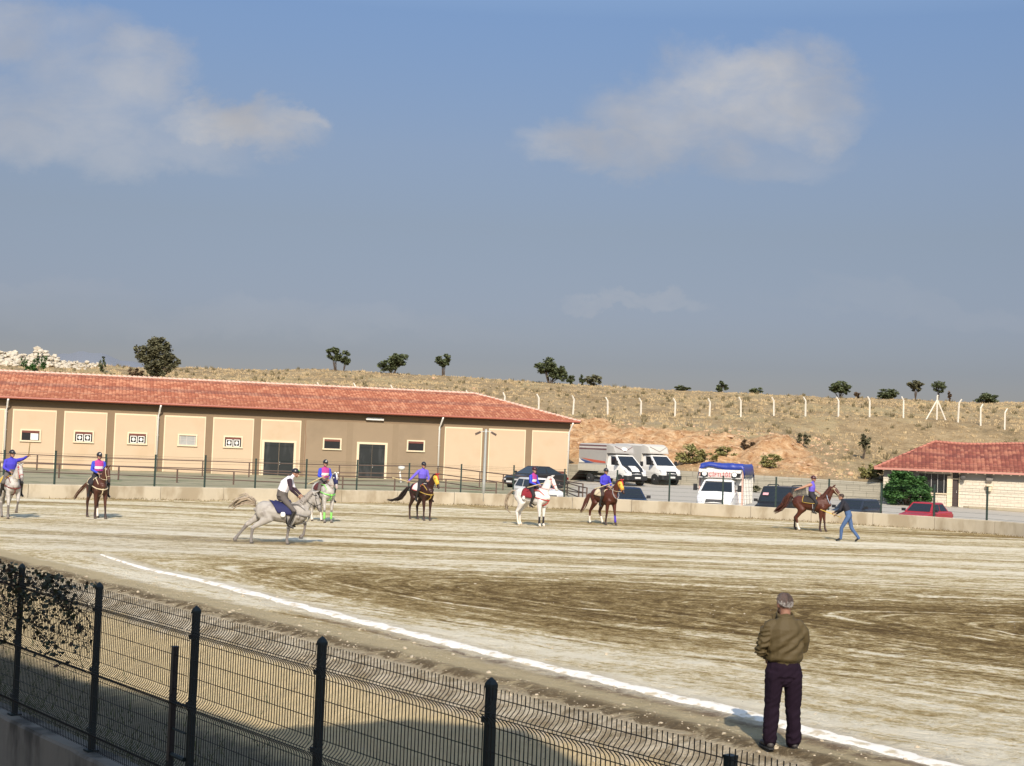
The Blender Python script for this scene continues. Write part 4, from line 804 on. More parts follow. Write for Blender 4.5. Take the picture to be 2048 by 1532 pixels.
tree('dark_weeds', 1510, 985, 103.6, [(0, .35, .5, .3)], 260, .10, L_olive, 'short dark weeds growing out of the car park wall foot behind the truck', 'bush', gy=.2)
tree('leafy_bush', 1813, 1005, 97.5, [(0, .95, 1.4, .85), (-.3, 1.5, 1.05, .75), (.85, .8, .8, .7), (-.95, .7, .7, .7), (-.3, 2.0, .8, .4), (.5, 1.5, .8, .6)], 6000, .13, L_green, 'large leafy green bush against the front of the small house', 'bush', gy=-.02)
def straws(name, N, spots):
    pass
# ================================================================ VEHICLES
m_tyre = mat('tyre', (.02, .02, .02), .85, .1, 5); m_rim = mat('rim', (.45, .46, .47), .4, .1, 5, metal=.4); m_blackp = mat('black_plastic', (.018, .018, .02), .5, .1, 5); m_lamp = mat('headlamp_glass', (.55, .56, .58), .15, .1, 5, spec=.7); m_plate = mat('number_plate', (.75, .75, .72), .5, .05, 5); m_win = mat('car_glass', (.015, .018, .022), .06, .1, 1, spec=.8)
def paint(name, c, **k): return mat(name, c, .4, .04, 2, coat=.2, **k)
def patch(mb, q, u0, u1, v0, v1, off, mi=0, th=.0):
    """panel on the quad q (corners: bottom-left, bottom-right, top-right, top-left), proud of it by off"""
    q = [Vector(p) for p in q]; n = (q[1]-q[0]).cross(q[3]-q[0]).normalized()
    f = lambda u, v: q[0]*(1-u)*(1-v)+q[1]*u*(1-v)+q[2]*u*v+q[3]*(1-u)*v
    c = [f(u0, v0), f(u1, v0), f(u1, v1), f(u0, v1)]; mb.add([p-n*.02 for p in c]+[p+n*off for p in c], [(4, 5, 6, 7), (0, 1, 5, 4), (1, 2, 6, 5), (2, 3, 7, 6), (3, 0, 4, 7), (3, 2, 1, 0)], mi)
def wheel(parent, x, y, r=.31, w_=.2):
    s = 1 if y > 0 else -1; ring = lambda rr, yy: [(x+rr*math.cos(t), yy, r+rr*math.sin(t)) for t in np.linspace(0, 2*math.pi, 21)[:-1]]
    wh = MB().loft([ring(r*.9, y-s*w_), ring(r, y-s*w_*.85), ring(r, y-s*.03), ring(r*.93, y), ring(r*.66, y)]).build('wheel', m_tyre, parent, True)
    mb = MB(); mb.loft([ring(r*.66, y-s*.01), ring(r*.6, y-s*.03), ring(r*.25, y-s*.02), ring(r*.12, y+s*.005)]); 
    mb.build('rim', m_rim, wh)
def car(name, loc, yaw, pnt, S, label, cat='car', group=None):
    """S: body stations [(x, half width, bottom z, top z)], cabin (xb0,xf0 base; xb1,xf1 roof; belt z, roof z, hw belt, hw roof), wheels"""
    rt = empty(name, loc, yaw, label=label, cat=cat, group=group); hwm = max(s[1] for s in S['body'])
    mb = MB(); rings = []
    for x, hw_, zb, zt in S['body']:
        zm = zb+(zt-zb)*.55; rings.append([(x, -hw_*.9, zb), (x, -hw_*.99, zb+.1), (x, -hw_, zm), (x, -hw_*.97, zt-.06), (x, -hw_*.88, zt), (x, 0, zt+.02), (x, hw_*.88, zt), (x, hw_*.97, zt-.06), (x, hw_, zm), (x, hw_*.99, zb+.1), (x, hw_*.9, zb)])
    mb.loft(rings); body = mb.build('body', pnt, rt)
    xb0, xf0, xb1, xf1, zb, zr, h0, h1 = S['cabin']
    c = MB(); rg = lambda k: [(xb0+(xb1-xb0)*k, -(h0+(h1-h0)*k), zb+(zr-zb)*k), (xf0+(xf1-xf0)*k, -(h0+(h1-h0)*k), zb+(zr-zb)*k), (xf0+(xf1-xf0)*k, (h0+(h1-h0)*k), zb+(zr-zb)*k), (xb0+(xb1-xb0)*k, (h0+(h1-h0)*k), zb+(zr-zb)*k)]
    r0, r1 = rg(0), rg(1); r15 = [((p[0]-(xb1+xf1)/2)*.94+(xb1+xf1)/2, p[1]*.9, zr+.035) for p in r1]
    r0d = [(p[0], p[1], p[2]-.08) for p in r0]
    c.loft([r0d, r0, r1, r15]); c.build('cabin', pnt, rt)
    sides = {'windscreen': (r0[1], r0[2], r1[2], r1[1]), 'rear_window': (r0[3], r0[0], r1[0], r1[3]), 'right': (r0[0], r0[1], r1[1], r1[0]), 'left': (r0[2], r0[3], r1[3], r1[2])}
    w1 = MB(); patch(w1, sides['windscreen'], .07, .93, .06, .93, .008); w1.build('windscreen', m_win, rt)
    if S.get('rear', True): w1 = MB(); patch(w1, sides['rear_window'], .08, .92, .15, .92, .008); w1.build('rear_window', m_win, rt)
    for sd_ in ('right', 'left'):
        for a, b in S.get('side', [(.06, .48), (.52, .94)]):
            if sd_ == 'left': a, b = 1-b, 1-a
            w1 = MB(); patch(w1, sides[sd_], a, b, .12, .9, .008); w1.build('side_window', m_win, rt)
    for x, y, r in S['wheels']:
        arch = MB(); s = 1 if y > 0 else -1; arch.loft([[(x+(r+.07)*math.cos(t), y+s*e, r+(r+.07)*math.sin(t)) for t in np.linspace(0, 2*math.pi, 21)[:-1]] for e in (-.25, -.012)]); arch.build('wheel_arch', m_blackp, rt); wheel(rt, x, y+s*.004, r)
    xf = S['body'][-1][0]; hf = S['body'][-1][1]; zf0, zf1 = S['body'][-1][2], S['body'][-1][3]; xr = S['body'][0][0]
    hl = S.get('lamp', (zf1-.12, .16, .30)); gx = xf
    for s in (-1, 1):
        MB().box((gx-.02, s*(hf*.80), hl[0]), (.10, hl[2], hl[1])).build('headlight', m_lamp, rt); MB().box((xr+.01, s*hwm*.78, .72), (.08, .22, .16)).build('tail_light', mat('tail_lamp', (.25, .015, .01), .3, .1, 5), rt)
        mb = MB(); mx = xf0-.22; mb.box((mx, s*(h0+.16), zb+.10), (.10, .20, .15)); mb.box((mx-.01, s*(h0+.05), zb+.04), (.05, .14, .05)); mb.build('mirror', m_blackp if S.get('blackm', True) else pnt, rt)
    MB().box((gx+.015, 0, S.get('grz', zf1-.14)), (.05, hf*.9, S.get('grh', .12))).build('grille', m_blackp, rt)
    bp = S.get('bumper', m_blackp); MB().loft([[(gx+e, -hf*k, zf0+.02), (gx+e, -hf*k, zf0+.24), (gx+e, hf*k, zf0+.24), (gx+e, hf*k, zf0+.02)] for e, k in ((-.12, 1.03), (.05, 1.0), (.09, .85))]).build('bumper', bp, rt)
    MB().box((gx+.10, 0, zf0+.14), (.015, .52, .11)).build('number_plate', m_plate, rt); MB().box((xr-.05, 0, zf0+.14), (.10, hwm*1.9, .2)).build('rear_bumper', bp, rt)
    return rt
HB_ = dict(body=[(-1.95, .74, .38, .86), (-1.8, .81, .26, .93), (-1.0, .84, .24, .93), (.3, .85, .24, .94), (1.05, .84, .24, .92), (1.75, .80, .26, .82), (1.95, .72, .32, .70)], cabin=(-1.85, 1.0, -1.45, .30, .92, 1.42, .76, .60), wheels=[(1.2, -.84, .3), (1.2, .84, .3), (-1.2, -.84, .3), (-1.2, .84, .3)])
SD_ = dict(body=[(-2.15, .74, .40, .86), (-2.0, .81, .26, .95), (-1.2, .84, .24, .95), (.3, .85, .24, .93), (1.05, .84, .24, .90), (1.85, .80, .26, .80), (2.1, .72, .32, .68)], cabin=(-1.55, .95, -1.0, .30, .92, 1.40, .76, .60), wheels=[(1.3, -.84, .3), (1.3, .84, .3), (-1.25, -.84, .3), (-1.25, .84, .3)])
MV_ = dict(body=[(-2.3, .84, .40, 1.0), (-2.2, .90, .30, 1.06), (0, .92, .28, 1.08), (1.5, .91, .28, 1.06), (2.2, .86, .30, .92), (2.4, .74, .36, .76)], cabin=(-2.2, 1.55, -2.05, .80, 1.05, 1.86, .87, .79), side=[(.05, .30), (.33, .62), (.65, .90)], wheels=[(1.5, -.91, .33), (1.5, .91, .33), (-1.5, -.91, .33), (-1.5, .91, .33)])
BS_ = dict(body=[(-2.3, .74, .40, .92), (-2.15, .84, .26, 1.04), (-1.3, .88, .24, 1.02), (.3, .89, .24, .98), (1.05, .88, .24, .96), (2.0, .84, .26, .84), (2.3, .72, .32, .70)], cabin=(-1.85, 1.15, -.75, .25, .98, 1.47, .80, .60), wheels=[(1.4, -.88, .33), (1.4, .88, .33), (-1.4, -.88, .33), (-1.4, .88, .33)])
def place_car(px, D, z=None): X = D*(px+8-1024)/F; return (X, D, lz(X, D) if z is None else z)
def lz(X, Y): return float(lot_z(np.array([[X]]), np.array([[Y]]))[0, 0])
car('red_car', place_car(1849, 80, -.62), R(-128), paint('red_paint', (.33, .018, .028)), SD_, 'red sedan parked beyond the arena wall in front of the small house', group='parked cars')
est = dict(HB_); est['cabin'] = (-1.9, 1.0, -1.70, .30, .92, 1.42, .77, .62)
car('dark_estate_car', place_car(1710, 80.5, -.62), R(-126), paint('dark_blue_grey_paint', (.022, .028, .042)), est, 'dark estate car behind the walking man, left of the red sedan', group='parked cars')
mv = car('black_minivan', place_car(1562, 78.5, -.48), R(-116), paint('black_paint', (.012, .013, .015)), MV_, 'black minivan with roof rails parked right of the blue covered truck', 'van')
for s in (-1, 1): MB().tube([(-1.8, s*.66, 1.88), (-1.6, s*.66, 1.97), (.2, s*.66, 1.97), (.45, s*.66, 1.88)], .03, 6).build('roof_rail', m_blackp, mv)
mb = MB(); mb.box((0, 0, 0), (.30, .006, .18)); st_ = mb.build('window_sticker', mat('pink_sticker', (.65, .35, .38), .7), mv); st_.location = (1.22, -.52, 1.50); st_.rotation_euler = (R(-43), 0, R(90))
car('navy_car', place_car(1256, 75, -.30), R(-84), paint('navy_paint', (.012, .022, .05)), HB_, 'dark navy car low behind the arena wall, right of the second last chestnut horse', group='parked cars')
car('black_sedan', place_car(1070, 97, .22), R(-137), paint('brown_black_paint', (.022, .018, .015)), BS_, 'dark rounded car parked before the right end of the stable', group='parked cars')
car('white_car', place_car(1076, 79.5, -.12), R(-70), paint('white_paint', (.72, .72, .70)), HB_, 'white car hidden behind the white horse', group='parked cars')
# --- cab and box trucks
def van_cab(rt, pnt, L, bz=1.32):
    """cab nose at x = L.. uses local x forward, cab back at x=0"""
    mb = MB(); rings = []
    for x, hw_, zb, zt in ((-.02, .98, .45, bz+.04), (1.0, .99, .40, bz+.04), (1.62, .98, .36, bz), (1.98, .95, .36, bz-.18), (2.22, .90, .38, bz-.42), (2.33, .82, .42, bz-.56)):
        zm = zb+(zt-zb)*.5; rings.append([(x, -hw_*.94, zb), (x, -hw_, zm), (x, -hw_*.97, zt-.08), (x, -hw_*.86, zt), (x, 0, zt+.03), (x, hw_*.86, zt), (x, hw_*.97, zt-.08), (x, hw_, zm), (x, hw_*.94, zb)])
    mb.loft(rings); mb.build('body', pnt, rt)
    bl = bz-.04; r0 = [(-.02, -.95, bl), (1.66, -.93, bl), (1.66, .93, bl), (-.02, .95, bl)]; r1 = [(-.02, -.80, 2.08), (.78, -.76, 2.06), (.78, .76, 2.06), (-.02, .80, 2.08)]; r2 = [(0, -.66, 2.16), (.62, -.62, 2.14), (.62, .62, 2.14), (0, .66, 2.16)]
    MB().loft([[(p[0], p[1], p[2]-.1) for p in r0], r0, r1, r2]).build('cabin', pnt, rt)
    w1 = MB(); patch(w1, (r0[1], r0[2], r1[2], r1[1]), .06, .94, .08, .93, .01); w1.build('windscreen', m_win, rt)
    for q, fl_ in (((r0[0], r0[1], r1[1], r1[0]), 0), ((r0[2], r0[3], r1[3], r1[2]), 1)):
        w1 = MB(); a, b = (.32, .86) if not fl_ else (.14, .68); patch(w1, q, a, b, .12, .9, .01); w1.build('side_window', m_win, rt)
    for s in (-1, 1):
        MB().loft([[(2.12, s*.60, bz-.50), (2.12, s*.90, bz-.50), (1.98, s*.94, bz-.24), (2.08, s*.62, bz-.30)], [(2.33, s*.58, bz-.54), (2.29, s*.84, bz-.54), (2.13, s*.91, bz-.26), (2.22, s*.62, bz-.32)]]).build('headlight', m_lamp, rt)
        mb = MB(); mb.box((1.35, s*1.14, bz+.20), (.10, .20, .34)); mb.box((1.38, s*1.02, bz+.11), (.04, .16, .05)); mb.build('mirror', m_blackp, rt)
        for e in (-.012,): MB().loft([[(1.55+.40*math.cos(t), s*(.99+q), .34+.40*math.sin(t)) for t in np.linspace(0, 2*math.pi, 21)[:-1]] for q in (-.25, .004)]).build('wheel_arch', m_blackp, rt)
        wheel(rt, 1.55, s*1.01, .34, .22); wheel(rt, -2.1, s*.98, .34, .3)
    MB().loft([[(x, -hw_, bz-.96), (x, -hw_, bz-.66), (x, hw_, bz-.66), (x, hw_, bz-.96)] for x, hw_ in ((2.02, 1.0), (2.34, .92), (2.41, .78))]).build('bumper', m_blackp, rt)
    MB().box((2.42, 0, bz-.80), (.02, .5, .12)).build('number_plate', m_plate, rt)
    MB().loft([[(2.2, -.50, bz-.64), (2.2, .50, bz-.64), (2.10, .44, bz-.36), (2.10, -.44, bz-.36)], [(2.37, -.50, bz-.64), (2.37, .50, bz-.64), (2.245, .44, bz-.37), (2.245, -.44, bz-.37)]]).build('grille', m_blackp, rt)
    mb = MB(); mb.box((-1.6, -.42, .62), (3.6, .1, .16)); mb.box((-1.6, .42, .62), (3.6, .1, .16)); mb.box((-2.1, 0, .34), (.12, 1.6, .12)); mb.build('chassis', m_blackp, rt)
m_wp = paint('van_white', (.74, .73, .69)); m_canv = mat('grey_canvas', (.36, .345, .32), .85, .08, 2, .01, 5); m_canv2 = mat('pale_canvas', (.50, .48, .43), .85, .08, 2, .01, 5); m_mar = mat('maroon_stripe', (.14, .055, .06), .8); m_bed = mat('pale_bed', (.52, .49, .40), .6, .12, 4)
def boxvan(px, D, yaw, first, label):
    X, Y, z = place_car(px, D); rt = empty('covered_pickup', (X, Y, z), R(yaw), label=label, cat='truck', group='white pickups with canvas covers'); van_cab(rt, m_wp, 2.3)
    mc = m_canv if first else m_canv2
    MB().box((-1.75, 0, .92), (3.4, 2.06, .12)).box((-1.75, -1.02, 1.14), (3.4, .04, .40)).box((-1.75, 1.02, 1.14), (3.4, .04, .40)).box((-3.44, 0, 1.14), (.04, 2.0, .40)).build('cargo_bed', m_bed, rt)
    ht = 2.86; sec = lambda x, top, hw_: [(x, -hw_, 1.34), (x, -hw_, top-.12), (x, -hw_+.14, top), (x, hw_-.14, top), (x, hw_, top-.12), (x, hw_, 1.34)]
    MB().loft([sec(-3.42, ht, 1.0), sec(-1.8, ht+.03, 1.01), sec(-.04, ht, 1.0)]).build('canvas_cover', mc, rt)
    sc = lambda x, z0, z1, hw_: [(x, -hw_, z0), (x, -hw_+.02, z1-.06), (x, -hw_+.10, z1), (x, hw_-.10, z1), (x, hw_-.02, z1-.06), (x, hw_, z0)]
    MB().loft([sc(-.035, 2.20, ht+.02, 1.0), sc(.25, 2.20, ht-.01, .98), sc(.62, 2.20, 2.72, .92), sc(.84, 2.20, 2.30, .86)]).build('roof_fairing', mc, rt)
    if first:
        for s in (-1, 1):
            for k, zz in enumerate((2.72, 2.58, 2.46)): MB().box((-1.73, s*1.012, zz), (3.36, .008, .085)).build('stripe', m_mar if k != 1 else mat('pale_stripe', (.60, .55, .52), .8), rt)
            MB().prism([(-3.1, 1.78), (-.15, 1.60), (-.1, 1.46), (-1.6, 1.50)], s*1.006, s*1.018).build('red_flash', mat('red_flash', (.50, .10, .06), .7), rt)
            MB().prism([(-3.35, 1.72), (-2.9, 1.66), (-1.5, 1.46), (-2.6, 1.42)], s*1.006, s*1.024).build('blue_flash', mat('blue_flash', (.03, .07, .22), .7), rt)
            MB().prism([(-3.35, 1.75), (-3.0, 1.58), (-2.6, 1.46), (-3.35, 1.44)], s*1.006, s*1.030).build('white_flash', m_white, rt)
    fr = [(.845, -.80, 2.30), (.845, .80, 2.30), (.63, .84, 2.70), (.63, -.84, 2.70)]
    w1 = MB()
    for a, b in (((.03, .98), (.5, .12)), ((.97, .98), (.5, .12))):
        q = [Vector(fr[0])*(1-u)*(1-v)+Vector(fr[1])*u*(1-v)+Vector(fr[2])*u*v+Vector(fr[3])*(1-u)*v for u, v in (a, b)]; w1.tube([p+Vector((.012, 0, .006)) for p in q], .022, 4)
    w1.build('chevron', m_mar if first else mat('grey_stripe', (.20, .18, .16), .8), rt)
    if first: w1 = MB(); M = Matrix.Rotation(-R(28), 3, 'Y'); w1.ell((.765, 0, 2.52), (.02, .26, .15), 12, 0, M); w1.build('oval_badge', m_white, rt)
    return rt
v1 = boxvan(1233, 105, -57, True, 'white pickup with grey canvas cover, maroon stripes and black bonnet stripes')
v2 = boxvan(1302, 108, -57, False, 'white pickup with plain pale canvas cover, the right hand one of the two')
for s in (-1, 1):
    w1 = MB(); patch(w1, ((1.64, s*.55-.20, 1.325), (1.98, s*.52-.17, 1.155), (1.98, s*.52+.17, 1.155), (1.64, s*.55+.20, 1.325)), 0, 1, 0, 1, .02); patch(w1, ((1.98, s*.52-.17, 1.155), (2.20, s*.50-.14, .93), (2.20, s*.50+.14, .93), (1.98, s*.52+.17, 1.155)), 0, 1, 0, 1, .02); w1.v = [(a, b, c+.012) for a, b, c in w1.v]; w1.build('bonnet_stripe', m_blackp, v1)
mb = MB(); mb.loft([[(-3.46, -.9, .80), (-3.46, .9, .80), (-3.46, .9, .86), (-3.46, -.9, .86)], [(-4.7, -.8, .05), (-4.7, .8, .05), (-4.7, .8, .10), (-4.7, -.8, .10)]]); mb.build('tail_ramp', mat('dark_ramp', (.05, .03, .025), .8), v1)
# --- livestock truck with blue tarpaulin
X, Y, z = place_car(1441, 76.2, -.40); tk = empty('livestock_truck', (X, Y, z), R(-106.5), label='white livestock truck with a crumpled blue tarpaulin over its slatted box', cat='truck'); van_cab(tk, m_wp, 2.3, 1.50)
m_alu = mat('pale_aluminium', (.50, .50, .48), .5, .1, 3, metal=.2)
MB().box((-2.0, 0, .85), (4.1, 2.24, .14)).build('cargo_floor', m_alu, tk)
for s in (-1, 1):
    mb = MB()
    for k in range(9): zz = 1.02+k*.20; mb.box((-2.0, s*1.10, zz), (4.0, .035, .13))
    mb.build('side_slats', m_alu, tk); mb = MB()
    for k in range(7): mb.box((.0-k*.66, s*1.135, 1.80), (.08, .05, 1.98))
    mb.build('side_posts', m_white, tk); MB().box((.03, s*1.12, 1.80), (.07, .09, 2.0)).build('corner_post', mat('rusty_white', (.55, .36, .30), .7, .2, 4), tk)
mb = MB(); mb.box((0, -.93, 1.75), (.05, .34, 1.9)); mb.box((0, .93, 1.75), (.05, .34, 1.9)); mb.box((0, 0, 2.62), (.05, 2.16, .30)); mb.box((0, 0, 2.3), (.05, 1.6, .4)); mb.build('front_board', m_wp, tk)
MB().box((.35, 0, 2.18+.03), (.62, 2.2, .04)).box((.66, 0, 2.56), (.04, 2.18, .16)).box((.34, 1.09, 2.60), (.62, .03, .10)).box((.34, -1.09, 2.60), (.62, .03, .10)).build('roof_rack', m_wp, tk)
MB().box((.36, 0, 2.35), (.05, 2.1, .24)).build('rack_painted_shade', mat('rack_shade_colour', (.09, .085, .075), .8), tk)  # added dark panel, stands in for the shade inside the roof rack
MB().box((.66, 0, 2.36), (.05, 1.22, .26)).build('name_board', mat('name_board', (.62, .50, .47), .7, .1, 4), tk)
tcu = bpy.data.curves.new('lettering', 'FONT'); tcu.body = 'ÇİFTLİĞİ'; tcu.size = .27; tcu.extrude = .006; tcu.align_x = 'CENTER'; tcu.align_y = 'CENTER'; to = bpy.data.objects.new('lettering', tcu); COL.objects.link(to)
dg = bpy.context.evaluated_depsgraph_get(); me = bpy.data.meshes.new_from_object(to.evaluated_get(dg)); bpy.data.objects.remove(to); o = link('lettering', me, mat('red_letters', (.42, .06, .07), .7), tk); o.location = (.692, 0, 2.36); o.rotation_euler = (R(90), 0, R(90))
for s in (-1, 1): 
    mb = MB(); mb.tube([(.62, s*.78, 2.40), (.76, s*.78, 2.40)], [.13, .145], 14); l = mb.build('spotlight', m_blackp, tk); MB().tube([(.765, s*.78, 2.40), (.78, s*.78, 2.40)], [.125, .12], 14).build('lens', mat('lamp_white', (.8, .8, .76), .3), l)
xs = np.linspace(-4.05, .14, 46); ys = np.linspace(-1.24, 1.24, 34); XX, YY = np.meshgrid(xs, ys); e = np.maximum(np.abs(YY)-1.12, 0)/.12
ZZ = 2.93+.10*fbm(XX*1.1, YY*1.6, 71, 4)+.05*np.abs(fbm(XX*2.6, YY*2.2, 72))-.55*e**1.5; ef = np.maximum(XX-.02, 0)/.12; ZZ = ZZ-(.28+.07*np.sin(YY*3))*ef
eb = np.maximum(-3.95-XX, 0)/.1; ZZ = ZZ-.5*eb
m_tarp = mat('blue_tarpaulin', (.022, .045, .28), .38, .15, 3, .01, 8)
tp_ = grid_mesh('tarpaulin', XX, YY, ZZ, m_tarp, parent=tk); sm = tp_.modifiers.new('thick', 'SOLIDIFY'); sm.thickness = .015
# red crate by the stable corner, white rubbish bag by the wall
x, y, z = at(1118, 963, 103); b = MB(); b.box((0, 0, .35), (.70, .5, .62)); 
for k in (-.36, 0, .36): b.box((k, -.27, .35), (.05, .04, .64))
b.box((0, 0, .69), (.78, .58, .06)); b.box((0, -.01, .05), (.6, .4, .08)); o = b.build('rusty_box', mat('rusty_red', (.15, .045, .03), .8, .25, 5)); o.location = (x, y, .60); tag(o, 'rusty red metal box beside the right downpipe of the stable', 'box')
for (px, py, D, r, lab) in ((803, 937, 97, .22, 'white round plant stand lamp before the tan wall, left of the dark bay horse'),):
    x, y, z = at(px, py, D); rt = empty('water_fountain', (x, y, .3), label='small white stand with a bowl in front of the tan wall', cat='stand'); MB().tube([(0, 0, 0), (-.1, 0, z-.55), (0, 0, z-.4)], [.07, .05, .06], 8).build('stem', m_white, rt); mb = MB(); mb.loft([[(q*math.cos(t), q*math.sin(t), zz) for t in np.linspace(0, 2*math.pi, 11)[:-1]] for q, zz in ((.06, z-.45), (.2, z-.35), (.24, z-.2), (.12, z-.08))]); mb.build('bowl', m_white, rt, True)

# thin dust hanging behind the galloping horse
def dust():
    m = bpy.data.materials.new('dust'); m.use_nodes = True; nt = m.node_tree; nt.nodes.clear(); o = nt.nodes.new('ShaderNodeOutputMaterial'); v = nt.nodes.new('ShaderNodeVolumePrincipled'); v.inputs['Color'].default_value = (.85, .80, .72, 1); v.inputs['Density'].default_value = .045; nt.links.new(v.outputs[0], o.inputs['Volume'])
    a = gp(300, 1108); mb = MB()
    mb.ell((a[0], a[1], .42), (4.6, 2.2, .40), 16); tag(mb.build('dust_cloud', m, smooth=True), 'thin pale dust hanging over the ground behind the galloping horse', 'dust', kind='stuff')
dust()
# ================================================================ LIVING THINGS
def chain_rings(path, rad, n=12, up=(0, 0, 1)):
    P = [Vector(p) for p in path]; m = len(P); rings = []; pa = None
    for i in range(m):
        t = (P[min(i+1, m-1)]-P[max(i-1, 0)]).normalized(); a = Vector(up).cross(t)
        if a.length < .2: a = pa.copy() if pa is not None else Vector((1, 0, 0)).cross(t)
        if pa is not None and a.dot(pa) < 0: a = -a
        a = (a-t*a.dot(t)).normalized(); pa = a; b = t.cross(a); r = rad[i]; ra, rb = r if hasattr(r, '__len__') else (r, r)
        rings.append([P[i]+a*math.cos(2*math.pi*j/n)*ra+b*math.sin(2*math.pi*j/n)*rb for j in range(n)])
    return rings
def organic(name, chains, ells, mats, parent=None, voxel=.018, smooth=4, over=None, disp=None, post=None):
    """chains: (path, radii, material, up); ells: (centre, radii, matrix, material): one continuous skin grown over all"""
    mb = MB(); segs = []
    for ch in chains:
        path, rad, mi = ch[:3]; up = ch[3] if len(ch) > 3 else (0, 0, 1)
        rg = chain_rings(path, rad, 12, up)
        mb.loft(rg)
        for k, e in ((0, path[0]), (-1, path[-1])):
            r = rad[k]; r = min(r) if hasattr(r, '__len__') else r; mb.ell(e, (r*.96, r*.96, r*.96), 10)
        for i in range(len(path)-1):
            ra = [(sum(r)/2 if hasattr(r, '__len__') else r) for r in rad[i:i+2]]; segs.append((path[i], path[i+1], ra[0], ra[1], mi[i] if hasattr(mi, '__len__') else mi))
    for (c, r, M, mi) in ells: mb.ell(c, r, 14, 0, M); segs.append((c, c, min(r), min(r), mi))
    me = mb.mesh(name+'_base'); tmp = bpy.data.objects.new('tmp', me); COL.objects.link(tmp)
    rm = tmp.modifiers.new('r', 'REMESH'); rm.mode = 'VOXEL'; rm.voxel_size = voxel; rm.use_smooth_shade = True
    sm = tmp.modifiers.new('s', 'SMOOTH'); sm.factor = .5; sm.iterations = smooth
    dg = bpy.context.evaluated_depsgraph_get(); out = bpy.data.meshes.new_from_object(tmp.evaluated_get(dg)); bpy.data.objects.remove(tmp); bpy.data.meshes.remove(me)
    n = len(out.vertices); P = np.zeros(n*3, np.float32); out.vertices.foreach_get('co', P); P = P.reshape(-1, 3)
    if disp is not None:
        N = np.zeros(n*3, np.float32); out.vertices.foreach_get('normal', N); P = P+N.reshape(-1, 3)*disp(P)[:, None]; out.vertices.foreach_set('co', P.ravel().astype(np.float32))
    nf = len(out.polygons); C = np.zeros(nf*3, np.float32); out.polygons.foreach_get('center', C); C = C.reshape(-1, 3); best = np.full(nf, 1e9); mi = np.zeros(nf, np.int32)
    for a, b, r0, r1, m in segs:
        a, b = np.array(a), np.array(b); d = b-a; L = max(d @ d, 1e-9); k = np.clip(((C-a) @ d)/L, 0, 1); dist = np.linalg.norm(C-a-k[:, None]*d, axis=1)-(r0+(r1-r0)*k)
        q = dist < best; best[q] = dist[q]; mi[q] = m
    if over is not None: mi = over(C, mi)
    out.polygons.foreach_set('material_index', mi.astype(np.int32)); out.polygons.foreach_set('use_smooth', [True]*nf); out.name = name
    if post is not None:
        bm = bmesh.new(); bm.from_mesh(out); pm = post.mesh('post', True); bm.from_mesh(pm); bm.to_mesh(out); bm.free(); bpy.data.meshes.remove(pm)
    return link(name, out, mats, parent)
def hand(mb, wrist, dirv, nrm, curl, mi, s=1.0, side=1):
    """palm, four unequal bent fingers and a thumb leaving the side of the palm"""
    w_, d, n = Vector(wrist), Vector(dirv).normalized(), Vector(nrm); n = (n-d*n.dot(d)).normalized(); l = d.cross(n)*side
    mb.loft([[w_+d*a*s+l*x*b*s+n*y*c*s for x, y in ((-1, -1), (1, -1), (1, 1), (-1, 1))] for a, b, c in ((-.01, .024, .018), (.03, .036, .014), (.085, .041, .012), (.095, .038, .010))], mi)
    for k, (o, L) in enumerate(((-.030, .066), (-.010, .078), (.011, .073), (.031, .057))):
        p = w_+d*.088*s+l*o*s; path = [p]; a = 0
        for j, fr in enumerate((.42, .32, .26)): a += curl*(.55+.1*k) if j else curl*.6; p = p+(d*math.cos(a)+n*math.sin(a))*L*fr*s; path.append(p)
        mb.tube(path, [.0095*s, .009*s, .008*s, .006*s], 6, mi)
    b = w_+d*.03*s-l*.032*s; mb.tube([b, b+(d*.5-l*.75+n*.2)*.038*s, b+(d*.95-l*.75+n*.5*curl)*.062*s], [.013*s, .0105*s, .008*s], 6, mi)
def head_parts(c, yaw, pitch, mi, s=1.0):
    M = Matrix.Rotation(yaw, 3, 'Z') @ Matrix.Rotation(pitch, 3, 'Y'); c = Vector(c); f = lambda x, y, z: c+M @ Vector((x*s, y*s, z*s))
    E = [(f(-.012, 0, .025), (.098*s, .078*s, .098*s), M, mi), (f(.022, 0, -.045), (.066*s, .060*s, .075*s), M, mi), (f(.060, 0, -.085), (.030*s, .036*s, .028*s), M, mi), (f(.096, 0, -.018), (.019*s, .013*s, .026*s), M, mi), (f(.083, 0, .012), (.018*s, .05*s, .014*s), M, mi), (f(-.004, .080*s/s, -.012), (.020*s, .012*s, .034*s), M, mi), (f(-.004, -.080, -.012), (.020*s, .012*s, .034*s), M, mi)]
    P = MB()
    for q in (-1, 1): P.ell(f(.083, q*.030, .000), (.009*s, .013*s, .009*s), 8, 5, M)
    P.ell(f(.083, 0, -.062), (.010*s, .026*s, .006*s), 8, 6, M); return E, P
m_skin = mat('skin', (.38, .20, .13), .6, .08, 8); m_skin_d = mat('eye_dark', (.03, .02, .018), .3); m_lip = mat('lip', (.25, .09, .075), .6)
m_boot = mat('black_leather', (.018, .016, .015), .45, .1, 8); m_blk = mat('black_cloth', (.022, .019, .022), .85, .15, 8); m_helm = mat('black_helmet', (.02, .018, .022), .3, .1, 5); m_gry = mat('grey_trousers', (.11, .095, .085), .9, .12, 8, .004, 30)
